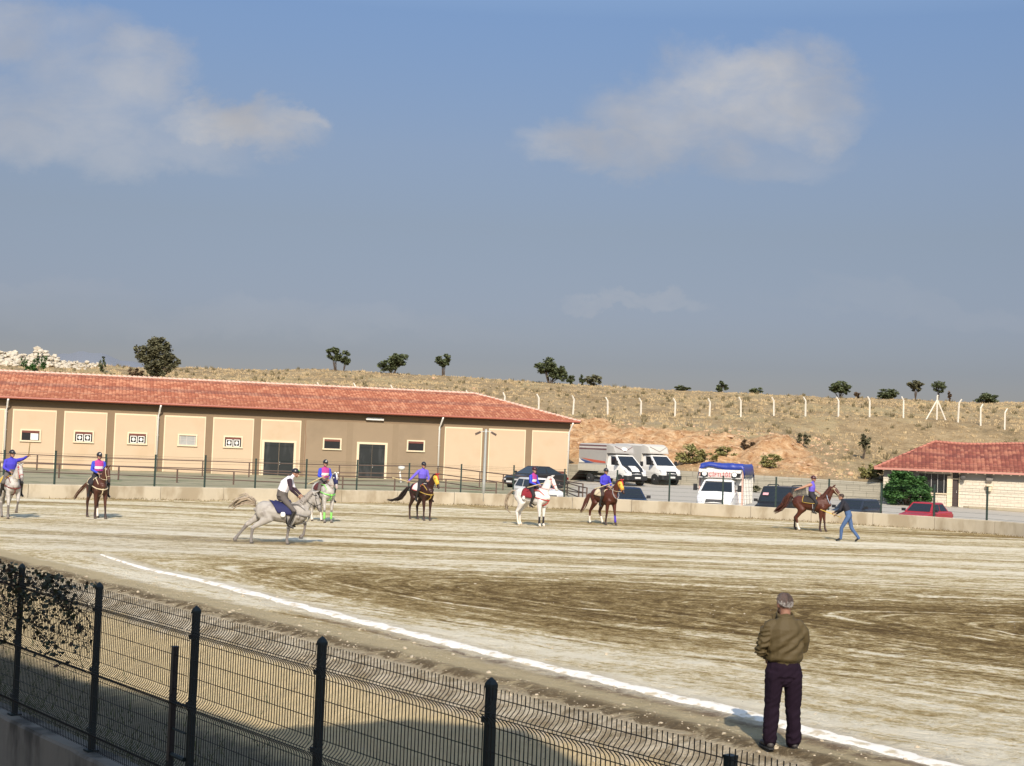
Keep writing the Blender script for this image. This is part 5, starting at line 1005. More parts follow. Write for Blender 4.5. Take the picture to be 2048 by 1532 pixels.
m_blue = mat('violet_blue_shirt', (.055, .045, .46), .8, .12, 7, .006, 18); m_vio = mat('violet_vest', (.14, .10, .55), .8, .12, 7, .006, 18); m_roy = mat('royal_blue_sleeve', (.035, .06, .50), .8, .12, 7, .006, 18); m_mag = mat('magenta_shirt', (.40, .04, .22), .8, .12, 7, .006, 18); m_wht = mat('white_vest', (.80, .76, .80), .85, .05, 7, .006, 18); m_drk = mat('dark_plum_sleeve', (.035, .018, .030), .85, .1, 7)
def rider(name, label, loc, yaw, J, shirt, sleeves, legs, helmet_m, front=None, crest=None, boots=m_boot, group='riders in the arena'):
    """J: joints in the horse's own frame"""
    g = lambda k: J[k]
    ch = [([g('pelvis'), g('waist'), g('chest'), g('shoulder')], [tuple(q*J.get('bulk', 1) for q in r) for r in [(.180, .140), (.170, .130), (.198, .145), (.180, .095)]], [2, 1, 1], (1, 0, 0)), ([g('shoulder'), g('neck'), g('head')], [.065, .052, .055], [1, 0])]
    post = MB()
    for s in 'lr':
        ch.append(([g('sh_'+s), g('el_'+s), g('wr_'+s)], [.066, .054, .036], [3, 3])); ch.append(([g('shoulder'), g('sh_'+s)], [.075, .058], 1))
        ch.append(([g('hip_'+s), g('kn_'+s), g('an_'+s)], [.105, .072, .050], [2, 4])); ch.append(([g('an_'+s), g('toe_'+s)], [.045, .034], 4)); ch.append(([g('pelvis'), g('hip_'+s)], [.12, .095], 2))
        w_, e = Vector(g('wr_'+s)), Vector(g('el_'+s)); hand(post, w_, (w_-e), (0, 0, -1) if not J.get('hn_'+s) else J['hn_'+s], .95, 0, 1.0, 1 if s == 'l' else -1)
    hy, hp = J.get('hyaw', 0), J.get('hpitch', .1); hc = Vector(g('head')); E, P = head_parts(hc, hy, hp, 0)
    o_ = len(post.v); post.v += P.v; post.f += [tuple(i+o_ for i in f) for f in P.f]; post.mi += P.mi
    chc = Vector(g('chest')); fy = J.get('tyaw', 0)
    def over(C, mi):
        if 'bulk' in J: mi = np.where((mi == 3) & (np.abs(C[:, 1]) < .20) & (C[:, 2] > 1.66), 1, mi)
        if front is None: return mi
        r = C-np.array(chc); fx = r[:, 0]*math.cos(fy)+r[:, 1]*math.sin(fy); q = (mi == 1) & (fx > .0) & (np.abs(-r[:, 0]*math.sin(fy)+r[:, 1]*math.cos(fy)) < .15); mi = mi.copy(); mi[q] = 7
        q2 = q & (fx > .05) & (r[:, 2] > -.11) & (r[:, 2] < -.02) & front[1]; mi[q2] = 8; return mi
    o = organic(name, ch, E, [m_skin, shirt, legs, sleeves, boots, m_skin_d, m_lip, front[0] if front else shirt, m_white], None, .015, 3, over, lambda P: .006*fbm(P[:, 0]*9+P[:, 2]*6, P[:, 1]*9, 81, 3), post)
    o.location = loc; o.rotation_euler = (0, 0, yaw); tag(o, label, 'person', group)
    M = Matrix.Rotation(hy, 3, 'Z') @ Matrix.Rotation(hp, 3, 'Y'); f = lambda x, y, z: hc+M @ Vector((x, y, z)); mb = MB(); rings = []
    for a in np.linspace(.02, math.pi/2+.12, 9): rings.append([f(-.015+.118*math.sin(a)*math.cos(t), .098*math.sin(a)*math.sin(t), .035+.118*math.cos(a)) for t in np.linspace(0, 2*math.pi, 19)[:-1]])
    mb.loft(rings); mb.loft([[f(.075, y*.075, .048), f(.075, y*.075, .062)] for y in (-1, -.5, 0, .5, 1)], caps=False, closed=False)
    rim = [f(.085, -.06, .050), f(.15, -.045, .040), f(.165, 0, .042), f(.15, .045, .040), f(.085, .06, .050), f(.085, .06, .062), f(.15, .045, .052), f(.165, 0, .056), f(.15, -.045, .052), f(.085, -.06, .062)]
    mb.add(rim, [(0, 1, 2, 3, 4), (9, 8, 7, 6, 5), (0, 9, 8, 1), (1, 8, 7, 2), (2, 7, 6, 3), (3, 6, 5, 4)]); hl = mb.build('helmet', helmet_m, o, True)
    st = MB(); [st.tube([f(.02, s*.092, .02), f(.04, s*.065, -.07), f(.05, 0, -.115)], .006, 5) for s in (-1, 1)]; st.build('chin_strap', m_blk, hl)
    b = MB(); b.ell(f(.088, 0, .10), (.02, .03, .022), 8, 0, M); b.build('badge', crest or m_white, hl)
    return o
# --- horses
TS = [(-.80, 1.20, .07, .10), (-.74, 1.20, .17, .19), (-.60, 1.21, .245, .255), (-.42, 1.185, .265, .275), (-.18, 1.14, .262, .275), (.08, 1.12, .268, .29), (.30, 1.125, .250, .315), (.46, 1.15, .215, .325), (.60, 1.16, .180, .270), (.72, 1.14, .115, .18)]
def LEG(f=None): return f
STAND = dict(fl=[(.50, .15, 1.05), (.44, .155, .84), (.46, .14, .47), (.455, .135, .14), (.50, .135, .035)], fr=[(.50, -.15, 1.05), (.44, -.155, .84), (.46, -.14, .47), (.455, -.135, .14), (.50, -.135, .035)],
             hl=[(-.55, .13, 1.16), (-.40, .17, .86), (-.66, .15, .52), (-.61, .145, .14), (-.55, .145, .035)], hr=[(-.55, -.13, 1.16), (-.40, -.17, .86), (-.66, -.15, .52), (-.61, -.145, .14), (-.55, -.145, .035)])
def shift(leg, d): return [tuple(np.array(p)+np.array(d)*k) for p, k in zip(leg, (0, .15, .55, .95, 1))]
def horse(label, loc, yaw, coat, points, mane_m, tail_m, legs=STAND, socks={}, neck=None, nyaw=0, head=None, tail=None, drop=0, tack=None, scale=1.0, hoof=None, group='horses in the arena', xs=0):
    tk_ = tack or {}; Dz = drop
    tor = [((x+xs, 0, z+Dz), (a, b)) for x, z, a, b in TS]; ch = [([p for p, r in tor], [r for p, r in tor], 0)]
    nk = neck or [(.46, 1.20), (.66, 1.42), (.80, 1.64), (.88, 1.80)]; nr = [(.135, .25), (.095, .185), (.072, .145), (.066, .115)]
    NP = []; 
    for k, (x, z) in enumerate(nk): a = nyaw*k/3.0; bx = nk[0][0]; NP.append((bx+(x-bx)*math.cos(a)+xs, (x-bx)*math.sin(a), z+Dz))
    ch.append((NP, nr, 0)); pol = Vector(NP[-1]); ha = head if head is not None else R(58); hv = Vector((math.cos(ha)*math.cos(nyaw), math.cos(ha)*math.sin(nyaw), -math.sin(ha)))
    hp_ = [pol-hv*.03+Vector((0, 0, .0)), pol+hv*.13, pol+hv*.30, pol+hv*.44, pol+hv*.54]; ch.append(([tuple(p) for p in hp_], [(.062, .085), (.080, .125), (.060, .092), (.048, .066), (.045, .050)], [0, 0, 0, 2]))
    up = hv.cross(Vector((-math.sin(nyaw), math.cos(nyaw), 0))); up = -up if up.z < 0 else up; lat = Vector((-math.sin(nyaw), math.cos(nyaw), 0)); post = MB()
    for s in (-1, 1):
        e = pol+lat*s*.048+up*.06-hv*.02; ch.append(([tuple(e), tuple(e+up*.07+lat*s*.015), tuple(e+up*.14+lat*s*.012)], [.028, .026, .008], 0))
        post.ell(pol+hv*.15+lat*s*.073+up*.035, (.018, .012, .016), 8, 3); post.ell(pol+hv*.50+lat*s*.036+up*.022, (.013, .008, .010), 6, 3)
    for key in ('fl', 'fr', 'hl', 'hr'):
        lg = [(p[0]+(xs if k < 2 else 0), p[1], p[2]+(Dz if k == 0 else 0)) for k, p in enumerate(legs[key])]
        fr = key[0] == 'f'; rr = [(.10, .15), (.078, .108), (.048, .055), (.041, .044), (.050, .054)] if fr else [(.14, .21), (.100, .165), (.055, .068), (.041, .046), (.050, .054)]
        k2, k3 = np.array(lg[2]), np.array(lg[3]); mid = tuple(k2*.45+k3*.55); sk = socks.get(key, 0)
        path = lg[:3]+[mid]+lg[3:]; rad = rr[:3]+[(.035, .040)]+rr[3:]
        mi = [0, 0, (1 if not sk == 2 else 4) if not sk else 0, 4 if sk else 1, 4 if sk else 1]
        if not fr: path = [lg[0], lg[1], tuple(np.array(lg[1])*.45+np.array(lg[2])*.55), lg[2], mid]+lg[3:]; rad = [rr[0], rr[1], (.064, .088), rr[2], (.036, .042)]+rr[3:]; mi = [0]+mi
        ch.append((path, rad, mi, (1, 0, 0)))
        h = Vector(lg[4]); f2 = Vector(lg[3]); d = (h-f2).normalized(); pz = h; post.loft([[pz+Vector((a*math.cos(t)+o_, a*.9*math.sin(t), zz)) for t in np.linspace(0, 2*math.pi, 11)[:-1]] for a, o_, zz in ((.040, -.01, .045), (.056, .012, -.033))], 5)
    body = organic('horse', ch, [((-.60+xs, .09, 1.14+Dz), (.20, .13, .22), None, 0), ((-.60+xs, -.09, 1.14+Dz), (.20, .13, .22), None, 0), ((.52+xs, .07, 1.06+Dz), (.15, .12, .17), None, 0), ((.52+xs, -.07, 1.06+Dz), (.15, .12, .17), None, 0), (pol+hv*.11-up*.03, (.075, .055, .085), None, 0)],
                   [coat, points, points if not tk_.get('pale_nose') else mat('pink_nose', (.42, .33, .30), .7, .2, 9), m_skin_d, mat('white_sock', (.66, .60, .52), .8, .06, 8), hoof or mat('dark_hoof', (.09, .07, .055), .7)], None, .019, 4, None, lambda P: .004*fbm(P[:, 0]*6, P[:, 2]*5, 91, 2), post)
    body.location = loc; body.rotation_euler = (0, 0, yaw); body.scale = (scale,)*3; tag(body, label, 'horse', group)
    # mane
    mb = MB()
    for k in range(90):
        q = random.random(); i = min(2, int(q*3)); u = q*3-i; p = Vector(NP[i]).lerp(Vector(NP[i+1]), u); r = nr[i][1]*(1-u)+nr[i+1][1]*u; wv = nr[i][0]*(1-u)+nr[i+1][0]*u
        t = (Vector(NP[i+1])-Vector(NP[i])).normalized(); nn = lat.cross(t); nn = -nn if nn.dot(Vector((-1, 0, 1))) < 0 else nn; l2 = nn.cross(t); sd_ = tk_.get('mside', -1); c = p+nn*r*.93
        mb.tube([c, c+nn*.03+l2*sd_*wv*.6, p+nn*r*.55+l2*sd_*(wv+.02)+t*random.uniform(-.04, .02), p+nn*r*random.uniform(-.1, .35)+l2*sd_*(wv+.03)-t*random.uniform(.0, .08)], [.014, .016, .013, .003], 4)
    for k in range(9): mb.tube([pol+up*.09, pol+up*.08+hv*.08+lat*random.uniform(-.03, .03), pol+up*.09+hv*random.uniform(.13, .2)+lat*random.uniform(-.05, .05)], [.014, .012, .003], 4)
    mb.build('mane', mane_m, body, True)
    # tail
    tp = tail or [(-.80, 0, 1.28), (-.93, 0, 1.22), (-.98, .02, 1.0), (-.98, .03, .70), (-.95, .03, .42)]; tp = [Vector(p)+Vector((xs if k < 2 else xs, 0, Dz if k < 2 else 0)) for k, p in enumerate(tp)]
    mb = MB(); tw = tk_.get('tailw', .055)
    mb.tube(tp, [.035]+[.045*max(.3, 1-k/len(tp)) for k in range(1, len(tp))], 7)
    for k in range(46):
        j = Vector((random.gauss(0, 1), random.gauss(0, 1), random.gauss(0, .6))); n_ = len(tp); e = random.randint(max(2, n_-3), n_)
        mb.tube([p+j*tw*min(1.0, i/2.0)*(.8 if i < n_-1 else .55)+Vector((random.gauss(0, .008), random.gauss(0, .008), 0)) for i, p in enumerate(tp[:e])], [.018]*(e-1)+[.004], 4)
    mb.build('tail', tail_m, body, True)
    # tack
    def T_(x): x0_ = x-xs; return [float(np.interp(x0_, [q[0] for q in TS], [q[j] for q in TS])) for j in (1, 2, 3)]
    def shell(nm, xa, xb, ph, off, m, z_cut=0):
        XX, YY, ZZ = [], [], []
        for x in np.linspace(xa, xb, 12):
            zc, a, b = T_(x+xs); rx, ry, rz_ = [], [], []
            for p in np.linspace(-ph, ph, 25): rx.append(x+xs+tk_.get('slant', 0)*abs(p)/ph); ry.append(math.sin(p)*(a+off)); rz_.append(zc+Dz+math.cos(p)*(b+off))
            XX.append(rx); YY.append(ry); ZZ.append(rz_)
        o = grid_mesh(nm, np.array(XX), np.array(YY), np.array(ZZ), m, parent=body); md = o.modifiers.new('t', 'SOLIDIFY'); md.thickness = .014; return o
    pad = shell('saddle_pad', *tk_.get('padx', (-.34, .24)), tk_.get('padphi', 1.45), .02, tk_['pad'])
    if tk_.get('trim'):
        xa, xb = tk_.get('padx', (-.34, .24)); ph = tk_.get('padphi', 1.45); mb = MB()
        for sgn in (-1, 1):
            for x in (xa+.01, xb-.01): mb.tube([(x+xs, sgn*math.sin(p)*(T_(x+xs)[1]+.032), T_(x+xs)[0]+Dz+math.cos(p)*(T_(x+xs)[2]+.032)) for p in np.linspace(.3, ph, 8)], .016, 5)
            mb.tube([(x+xs, sgn*math.sin(ph)*(T_(x+xs)[1]+.032), T_(x+xs)[0]+Dz+math.cos(ph)*(T_(x+xs)[2]+.032)) for x in np.linspace(xa, xb, 6)], .016, 5)
        mb.build('pad_trim', tk_['trim'], pad, True)
    if tk_.get('patch'):
        for sgn in (-1, 1): M = Matrix.Rotation(0, 3, 'X'); mb = MB(); mb.ell((-.22+xs+tk_.get('slant', 0)*.8, sgn*(T_(-.22+xs)[1]+.035), 1.09+Dz), (.075, .012, .085), 12); mb.build('pad_badge', tk_['patch'], pad, True)
    zb = 1.42+Dz; mb = MB(); rs = []
    for x, a, h in ((-.26, .12, .10), (-.20, .17, .085), (-.05, .15, .045), (.10, .12, .055), (.17, .09, .11), (.20, .05, .12)): rs.append([(x+xs, a*math.cos(t), zb-.02+max(0, math.sin(t))*h+min(0, math.sin(t))*.07-.10*abs(math.cos(t))**3*a/.15) for t in np.linspace(0, 2*math.pi, 15)[:-1]])
    sdl = mb.loft(rs).build('saddle', tk_.get('saddle', m_boot), body, True)
    gb = MB(); zc, a, b = T_(.12+xs); gb.tube([(.12+xs, math.sin(p)*(a+.012), zc+Dz+math.cos(p)*(b+.012)) for p in np.linspace(1.2, 2*math.pi-1.2, 14)], .022, 5); gb.build('girth', m_boot, sdl, True)
    st = MB()
    for sgn in (-1, 1):
        an = tk_.get('stirrup', (.14, .33, .80)); st.tube([(.08+xs, sgn*.24, 1.30+Dz), (an[0], sgn*(an[1]+.01), an[2]+.06)], .010, 5)
        st.tube([(an[0]+.05*math.cos(t), sgn*an[1]+0*t, an[2]-.0+.06*math.sin(t)) for t in np.linspace(0, 2*math.pi, 9)], .007, 4); 
    st.build('stirrups', mat('steel', (.30, .30, .30), .4, .1, 5, metal=.5), sdl)
    bm_ = tk_.get('bridle', m_boot); mb = MB()
    def loop(c, n_, ra, rb, r=.009):
        n_ = n_.normalized(); uu = n_.cross(lat).normalized(); mb.tube([c+lat*ra*math.cos(t)+uu*rb*math.sin(t) for t in np.linspace(0, 2*math.pi, 13)], r, 5)
    loop(pol+hv*.36, hv, .062, .088); loop(pol+hv*.05, (hv*.6-up*.5), .082, .125); 
    for s in (-1, 1): mb.tube([pol+lat*s*.07+up*.04, pol+hv*.2+lat*s*.083-up*.01, pol+hv*.38+lat*s*.065-up*.02, pol+hv*.46+lat*s*.055-up*.03], .009, 5)
    mb.tube([pol+hv*.06-lat*.08+up*.05, pol+hv*.09+up*.095, pol+hv*.06+lat*.08+up*.05], .011, 5); mb.build('bridle', bm_, body, True)
    if tk_.get('mask'):
        mb = MB(); rs = []
        for k, (d_, a, b) in enumerate(((.02, .075, .10), (.10, .088, .130), (.20, .080, .115), (.31, .066, .094), (.40, .056, .078))):
            c = pol+hv*d_; rs.append([c+lat*(a+.006)*math.cos(t)+up*(b+.004)*math.sin(t) for t in np.linspace(-.9, math.pi+.9, 15)])
        for i in range(len(rs)-1): pass
        mb.loft(rs, caps=False, closed=False); o = mb.build('face_mask', tk_['mask'], body, True); md = o.modifiers.new('t', 'SOLIDIFY'); md.thickness = .006
        if tk_.get('mask2'):
            m2 = MB(); [m2.ell(pol+hv*.15+lat*s*.080+up*.04, (.035, .022, .035), 8) for s in (-1, 1)]; m2.tube([pol+up*.115, pol+up*.14+hv*.12, pol+up*.11+hv*.26], [.028, .03, .015], 6); [m2.tube([pol+lat*s*.05+up*.11, pol+lat*s*.065+up*.18, pol+lat*s*.06+up*.215], [.034, .03, .008], 6) for s in (-1, 1)]; m2.build('mask_trim', tk_['mask2'], o, True)
    bc = tk_.get('collar'); 
    if bc:
        mb = MB(); f = lambda x, s: (x+xs, s*(T_(x+xs)[1]+.02))
        for s in (-1, 1):
            mb.tube([(*f(.22, s), 1.15+Dz), (*f(.45, s), 1.10+Dz), (*f(.62, s), 1.06+Dz), (.73+xs, s*.09, 1.04+Dz), (.765+xs, 0, 1.02+Dz)], .021, 6); mb.tube([(.18+xs, s*.2, 1.40+Dz), (.42+xs, s*.175, 1.40+Dz), (.62+xs, s*.15, 1.25+Dz), (.745+xs, s*.05, 1.05+Dz)], .018, 6)
        mb.tube([(.765+xs, 0, 1.03+Dz), (.72+xs, 0, .92+Dz), (.55+xs, 0, .83+Dz), (.30+xs, 0, .79+Dz)], .02, 6); mb.ell((.775+xs, 0, 1.03+Dz), (.02, .045, .045), 8); mb.build('breast_collar', bc, body, True)
    if tk_.get('neckband'):
        mb = MB(); c = Vector(NP[1])+Vector((.0, 0, -.10)); mb.tube([c+Vector((.07+.17*math.cos(t)*.5, .15*math.sin(t), -.12*math.cos(t)*1.8)) for t in np.linspace(0, 2*math.pi, 17)], .015, 5); mb.build('neck_band', tk_['neckband'], body, True)
    rn = MB(); hd_ = tk_.get('hand', (.36, .0, 1.55)); 
    for s in (-1, 1): a = pol+hv*.45+lat*s*.055-up*.03; b = Vector((hd_[0], s*.06+hd_[1], hd_[2])); rn.tube([a, a.lerp(b, .35)+lat*s*.06-Vector((0, 0, .05)), a.lerp(b, .7)+Vector((0, s*.06, -.06)), b], .008, 5)
    rn.build('reins', tk_.get('reins', m_boot), body, True)
    for key, m in (tk_.get('wraps') or {}).items():
        lg = legs[key]; k2, k3 = Vector(lg[2]), Vector(lg[3]); MB().tube([k2.lerp(k3, q) for q in (.22, .45, .75, 1.05)], [.043, .041, .042, .046], 10).build('leg_wrap', m, body, True)
    return body
ch_coat = mat('chestnut_coat', (.075, .020, .010), .5, .2, 3, spec=.4); lt_coat = mat('brown_chestnut_coat', (.075, .027, .016), .5, .22, 3, spec=.4); bay = mat('dark_bay_coat', (.036, .012, .008), .45, .25, 3, spec=.4); bayp = mat('dark_bay_points', (.035, .014, .010), .55, .2, 3)
grey = mat('grey_coat', (.36, .335, .30), .7, .10, 7, col2=(.28, .255, .23), f2=(.48, .62), s2=5); greyp = mat('grey_points', (.17, .15, .135), .7, .2, 5); white = mat('white_coat', (.66, .63, .59), .7, .06, 4, col2=(.55, .51, .47), f2=(.5, .7), s2=3); whitep = mat('white_points', (.58, .54, .48), .7, .08, 4)
fleck = mat('pale_grey_coat', (.52, .49, .45), .7, .12, 8, col2=(.38, .35, .32), f2=(.45, .6), s2=7)
def hair(n, c): return mat(n, c, .75, .3, 14)
h_blk, h_chest, h_grey, h_tan, h_red = hair('black_hair', (.022, .014, .012)), hair('chestnut_hair', (.10, .04, .02)), hair('grey_hair', (.30, .27, .24)), hair('tan_grey_hair', (.36, .29, .21)), hair('red_brown_hair', (.085, .025, .014))
c_red, c_cream, c_green, c_yel, c_navy = mat('red_tack', (.42, .035, .03), .7), mat('cream_tack', (.60, .50, .33), .8), mat('neon_green_tack', (.22, .62, .12), .7), mat('yellow_tack', (.62, .42, .05), .7), mat('navy_cloth', (.012, .015, .075), .8, .15, 8)
def JT(**k):
    J = dict(pelvis=(-.02, 0, 1.50), waist=(-.03, 0, 1.66), chest=(-.01, 0, 1.84), shoulder=(0, 0, 1.975), neck=(.02, 0, 2.05), head=(.045, 0, 2.175), sh_l=(0, .185, 1.945), sh_r=(0, -.185, 1.945), el_l=(.05, .25, 1.70), el_r=(.05, -.25, 1.70), wr_l=(.27, .10, 1.60), wr_r=(.27, -.10, 1.60), hip_l=(.02, .12, 1.48), hip_r=(.02, -.12, 1.48), kn_l=(.28, .31, 1.20), kn_r=(.28, -.31, 1.20), an_l=(.13, .34, .82), an_r=(.13, -.34, .82), toe_l=(.29, .37, .76), toe_r=(.29, -.37, .76)); J.update(k); return J
def javelin(label, loc, yaw, a, b, m=None):
    o = MB().tube([a, Vector(a).lerp(Vector(b), .5), b], [.013, .018, .016], 7).build('javelin', m or mat('pale_stick', (.52, .42, .22), .7, .1, 3), None, True); o.location = loc; o.rotation_euler = (0, 0, yaw); tag(o, label, 'stick'); return o
def hp(px, py): return gp(px, py, 0)
# 1 grey horse cut by the left edge, walking
l1 = hp(17, 1036); y1 = R(-58)
L1 = dict(STAND); L1['fl'] = [(.50, .15, 1.05), (.50, .155, .84), (.62, .14, .62), (.52, .135, .34), (.46, .135, .24)]; L1['fr'] = [(.50, -.15, 1.05), (.46, -.155, .84), (.50, -.14, .47), (.46, -.135, .14), (.50, -.135, .035)]; L1['hr'] = shift(STAND['hr'], (.22, 0, 0)); L1['hl'] = shift(STAND['hl'], (-.12, 0, 0))
horse('pale grey horse stepping forward at the left edge of the photo', l1, y1, fleck, greyp, h_grey, h_grey, L1, nyaw=R(10), head=R(62), tack=dict(pad=c_yel, bridle=c_red, collar=mat('maroon_tack', (.16, .04, .03), .7), reins=c_cream, mside=1))
rider('person', 'rider in violet blue shirt and grey trousers on the leftmost pale grey horse, arm raised', l1, y1, JT(sh_l=(0, .185, 1.96), el_l=(.22, .33, 2.02), wr_l=(.42, .42, 2.12), hyaw=R(20)), m_blue, m_blue, m_gry, m_helm, crest=m_gry)
javelin('thin stick held upright by the leftmost rider', l1, y1, (.47, .44, 2.10), (.50, .46, 2.60), mat('dark_stick', (.20, .15, .06), .7))
# 2 chestnut with cream breast collar
l2 = hp(192, 1036); y2 = R(-60)
L2 = dict(STAND); L2['hl'] = shift(STAND['hl'], (.22, 0, 0)); L2['hr'] = shift(STAND['hr'], (-.10, 0, 0)); L2['fr'] = shift(STAND['fr'], (-.10, 0, 0)); L2['fl'] = shift(STAND['fl'], (.08, .05, 0))
horse('brown chestnut horse with white blaze, cream breast collar and tail held out to the left', l2, y2, lt_coat, bayp, h_chest, h_chest, L2, {'hl': 1}, nyaw=R(10), head=R(64), tail=[(-.80, 0, 1.28), (-.98, -.10, 1.22), (-1.18, -.22, 1.0), (-1.36, -.34, .78), (-1.48, -.42, .58)], tack=dict(pad=m_blk, bridle=c_cream, collar=c_cream, reins=c_cream, trim=c_cream, mask=None, mside=1))
rider('person', 'rider in magenta shirt with royal blue sleeves on the brown chestnut horse', l2, y2, JT(), m_roy, m_roy, m_blk, m_helm, (m_mag, True))
# 3 galloping grey
l3 = hp(567, 1088); y3 = R(4)
G3 = dict(fr=[(.46, -.14, 1.05), (.34, -.16, .82), (.14, -.15, .49), (.10, -.14, .15), (.12, -.14, .035)], fl=[(.48, .14, 1.05), (.44, .155, .74), (.60, .14, .60), (.56, .135, .30), (.48, .135, .20)], hl=[(-.55, .13, 1.20), (-.66, .17, .82), (-1.10, .15, .52), (-1.36, .145, .18), (-1.43, .145, .07)], hr=[(-.50, -.13, 1.16), (-.42, -.17, .72), (-.90, -.15, .46), (-.93, -.145, .14), (-.92, -.145, .035)])
horse('grey horse at full gallop with its tail lifted, nearest of the horses', l3, y3, grey, greyp, h_grey, h_tan, G3, drop=-.22, xs=-.05, neck=[(.44, 1.20), (.62, 1.40), (.76, 1.58), (.86, 1.72)], head=R(68), nyaw=R(6), tail=[(-.80, 0, 1.30), (-.90, 0, 1.42), (-1.08, .03, 1.27), (-1.28, .05, 1.20), (-1.42, .05, 1.10), (-1.50, .05, 1.0)], tack=dict(pad=c_navy, patch=m_white, saddle=c_navy, padx=(-.44, .02), padphi=1.75, slant=.30, collar=mat('grey_tack', (.16, .15, .14), .7), stirrup=(.14, .30, .50), hand=(.52, 0, 1.44), tailw=.13))
r3 = rider('person', 'rider in white vest with dark sleeves leaning forward on the galloping grey horse', l3, y3, JT(pelvis=(-.10, 0, 1.38), waist=(-.09, 0, 1.54), chest=(.00, 0, 1.75), shoulder=(.10, 0, 1.90), neck=(.17, 0, 1.97), head=(.26, 0, 2.07), sh_l=(.12, .17, 1.87), sh_r=(.12, -.19, 1.87), el_l=(.22, .22, 1.63), el_r=(.17, -.24, 1.60), wr_l=(.42, .09, 1.46), wr_r=(.36, -.09, 1.42), hip_l=(-.06, .12, 1.34), hip_r=(-.06, -.12, 1.34), kn_l=(.30, .31, .98), kn_r=(.30, -.31, .98), an_l=(.14, .33, .58), an_r=(.14, -.33, .58), toe_l=(.28, .36, .50), toe_r=(.28, -.36, .50), hyaw=R(-8), hpitch=.12, bulk=1.22), m_wht, m_drk, m_gry, m_helm, crest=c_green)
tcu = bpy.data.curves.new('num', 'FONT'); tcu.body = '1'; tcu.size = .26; tcu.extrude = .004; tcu.align_x = 'CENTER'; tcu.align_y = 'CENTER'; to = bpy.data.objects.new('num', tcu); COL.objects.link(to)
dg = bpy.context.evaluated_depsgraph_get(); me = bpy.data.meshes.new_from_object(to.evaluated_get(dg)); bpy.data.objects.remove(to); o = link('back_number', me, mat('blue_print', (.05, .03, .30), .8), r3); o.location = (-.02, -.168, 1.74); o.rotation_euler = (R(90), R(-18), R(-8))
# 4 pale grey with green leg bands
l4 = hp(645, 1044); y4 = R(-60)
L4 = dict(STAND); L4['hr'] = shift(STAND['hr'], (-.12, 0, 0)); L4['hl'] = shift(STAND['hl'], (.10, 0, 0)); L4['fl'] = shift(STAND['fl'], (.02, 0, 0)); L4['fr'] = shift(STAND['fr'], (.02, 0, 0))
horse('pale grey horse with blue face mask and green leg bands behind the galloping horse', l4, y4, fleck, greyp, h_grey, h_grey, L4, {'hr': 1, 'hl': 1}, nyaw=R(4), head=R(66), tack=dict(pad=mat('dark_red_cloth', (.10, .02, .02), .8), mask=c_navy, mask2=m_white, pale_nose=True, bridle=c_navy, collar=c_green, reins=mat('maroon_tack', (.16, .04, .03), .7), wraps={'fl': c_green, 'fr': c_green}, mside=1))
rider('person', 'rider in magenta and blue shirt on the pale grey horse wearing a blue face mask', l4, y4, JT(wr_r=(.30, -.20, 1.66), hyaw=R(-5)), m_roy, m_roy, m_gry, m_helm, (m_mag, True))
javelin('pale stick held slanting down by the rider on the horse with the blue mask', l4, y4, (.40, .0, 1.80), (.22, -.75, 1.40))
# 5 dark bay with yellow mask
l5 = hp(842, 1040); y5 = R(-58)
L5 = dict(STAND); L5['hr'] = shift(STAND['hr'], (-.10, 0, 0)); L5['hl'] = shift(STAND['hl'], (.02, 0, 0))
horse('dark bay horse with yellow and red face mask, tail carried out to the left', l5, y5, bay, bayp, h_blk, h_blk, L5, nyaw=R(10), head=R(62), tail=[(-.80, 0, 1.30), (-.98, -.14, 1.24), (-1.12, -.26, 1.0), (-1.20, -.36, .82), (-1.40, -.55, .70), (-1.52, -.75, .72)], tack=dict(pad=m_white, trim=c_red, mask=c_yel, mask2=c_red, bridle=c_yel, collar=mat('gold_tack', (.38, .25, .05), .6), reins=m_boot, mside=1))
rider('person', 'rider in plain violet jacket on the dark bay horse with the yellow mask', l5, y5, JT(sh_r=(0, -.185, 1.945), el_r=(-.05, -.40, 1.72), wr_r=(.02, -.62, 1.56), hyaw=R(-10)), m_vio, m_vio, m_blk, m_helm, crest=m_blk)
javelin('pale stick held low behind by the rider on the dark bay horse', l5, y5, (.14, -.45, 1.46), (-.22, -1.25, 1.66))
# 6 white horse with red tack
l6 = hp(1063, 1052); y6 = R(-36)
L6 = dict(STAND); L6['hr'] = shift(STAND['hr'], (.06, 0, 0)); L6['hl'] = shift(STAND['hl'], (-.06, 0, 0))
horse('white horse with red bridle and breast collar and black front leg wraps', l6, y6, white, whitep, hair('white_hair', (.56, .52, .46)), h_tan, L6, {'fl': 1, 'fr': 1, 'hl': 1, 'hr': 1}, neck=[(.46, 1.22), (.60, 1.48), (.70, 1.74), (.79, 1.90)], nyaw=R(6), head=R(56), tail=[(-.78, 0, 1.32), (-.98, 0, 1.34), (-1.18, 0, 1.14), (-1.28, 0, .85), (-1.22, 0, .58), (-1.02, 0, .44)], hoof=mat('pale_hoof', (.45, .38, .28), .7), tack=dict(pad=mat('red_velvet', (.22, .012, .02), .8, .15, 8), patch=m_white, trim=mat('maroon_trim', (.10, .02, .02), .8), padphi=1.65, bridle=c_red, collar=c_red, reins=c_red, wraps={'fl': m_blk, 'fr': m_blk}, tailw=.035, mside=1))
rider('person', 'rider in magenta shirt with blue sleeves and dark red helmet on the white horse', l6, y6, JT(hyaw=R(-20)), m_roy, m_roy, m_blk, mat('maroon_helmet', (.055, .012, .014), .35), (m_mag, True), crest=m_blk)
javelin('pale stick lying across the lap of the rider on the white horse', l6, y6, (.52, .02, 1.70), (.02, -.42, 1.50))
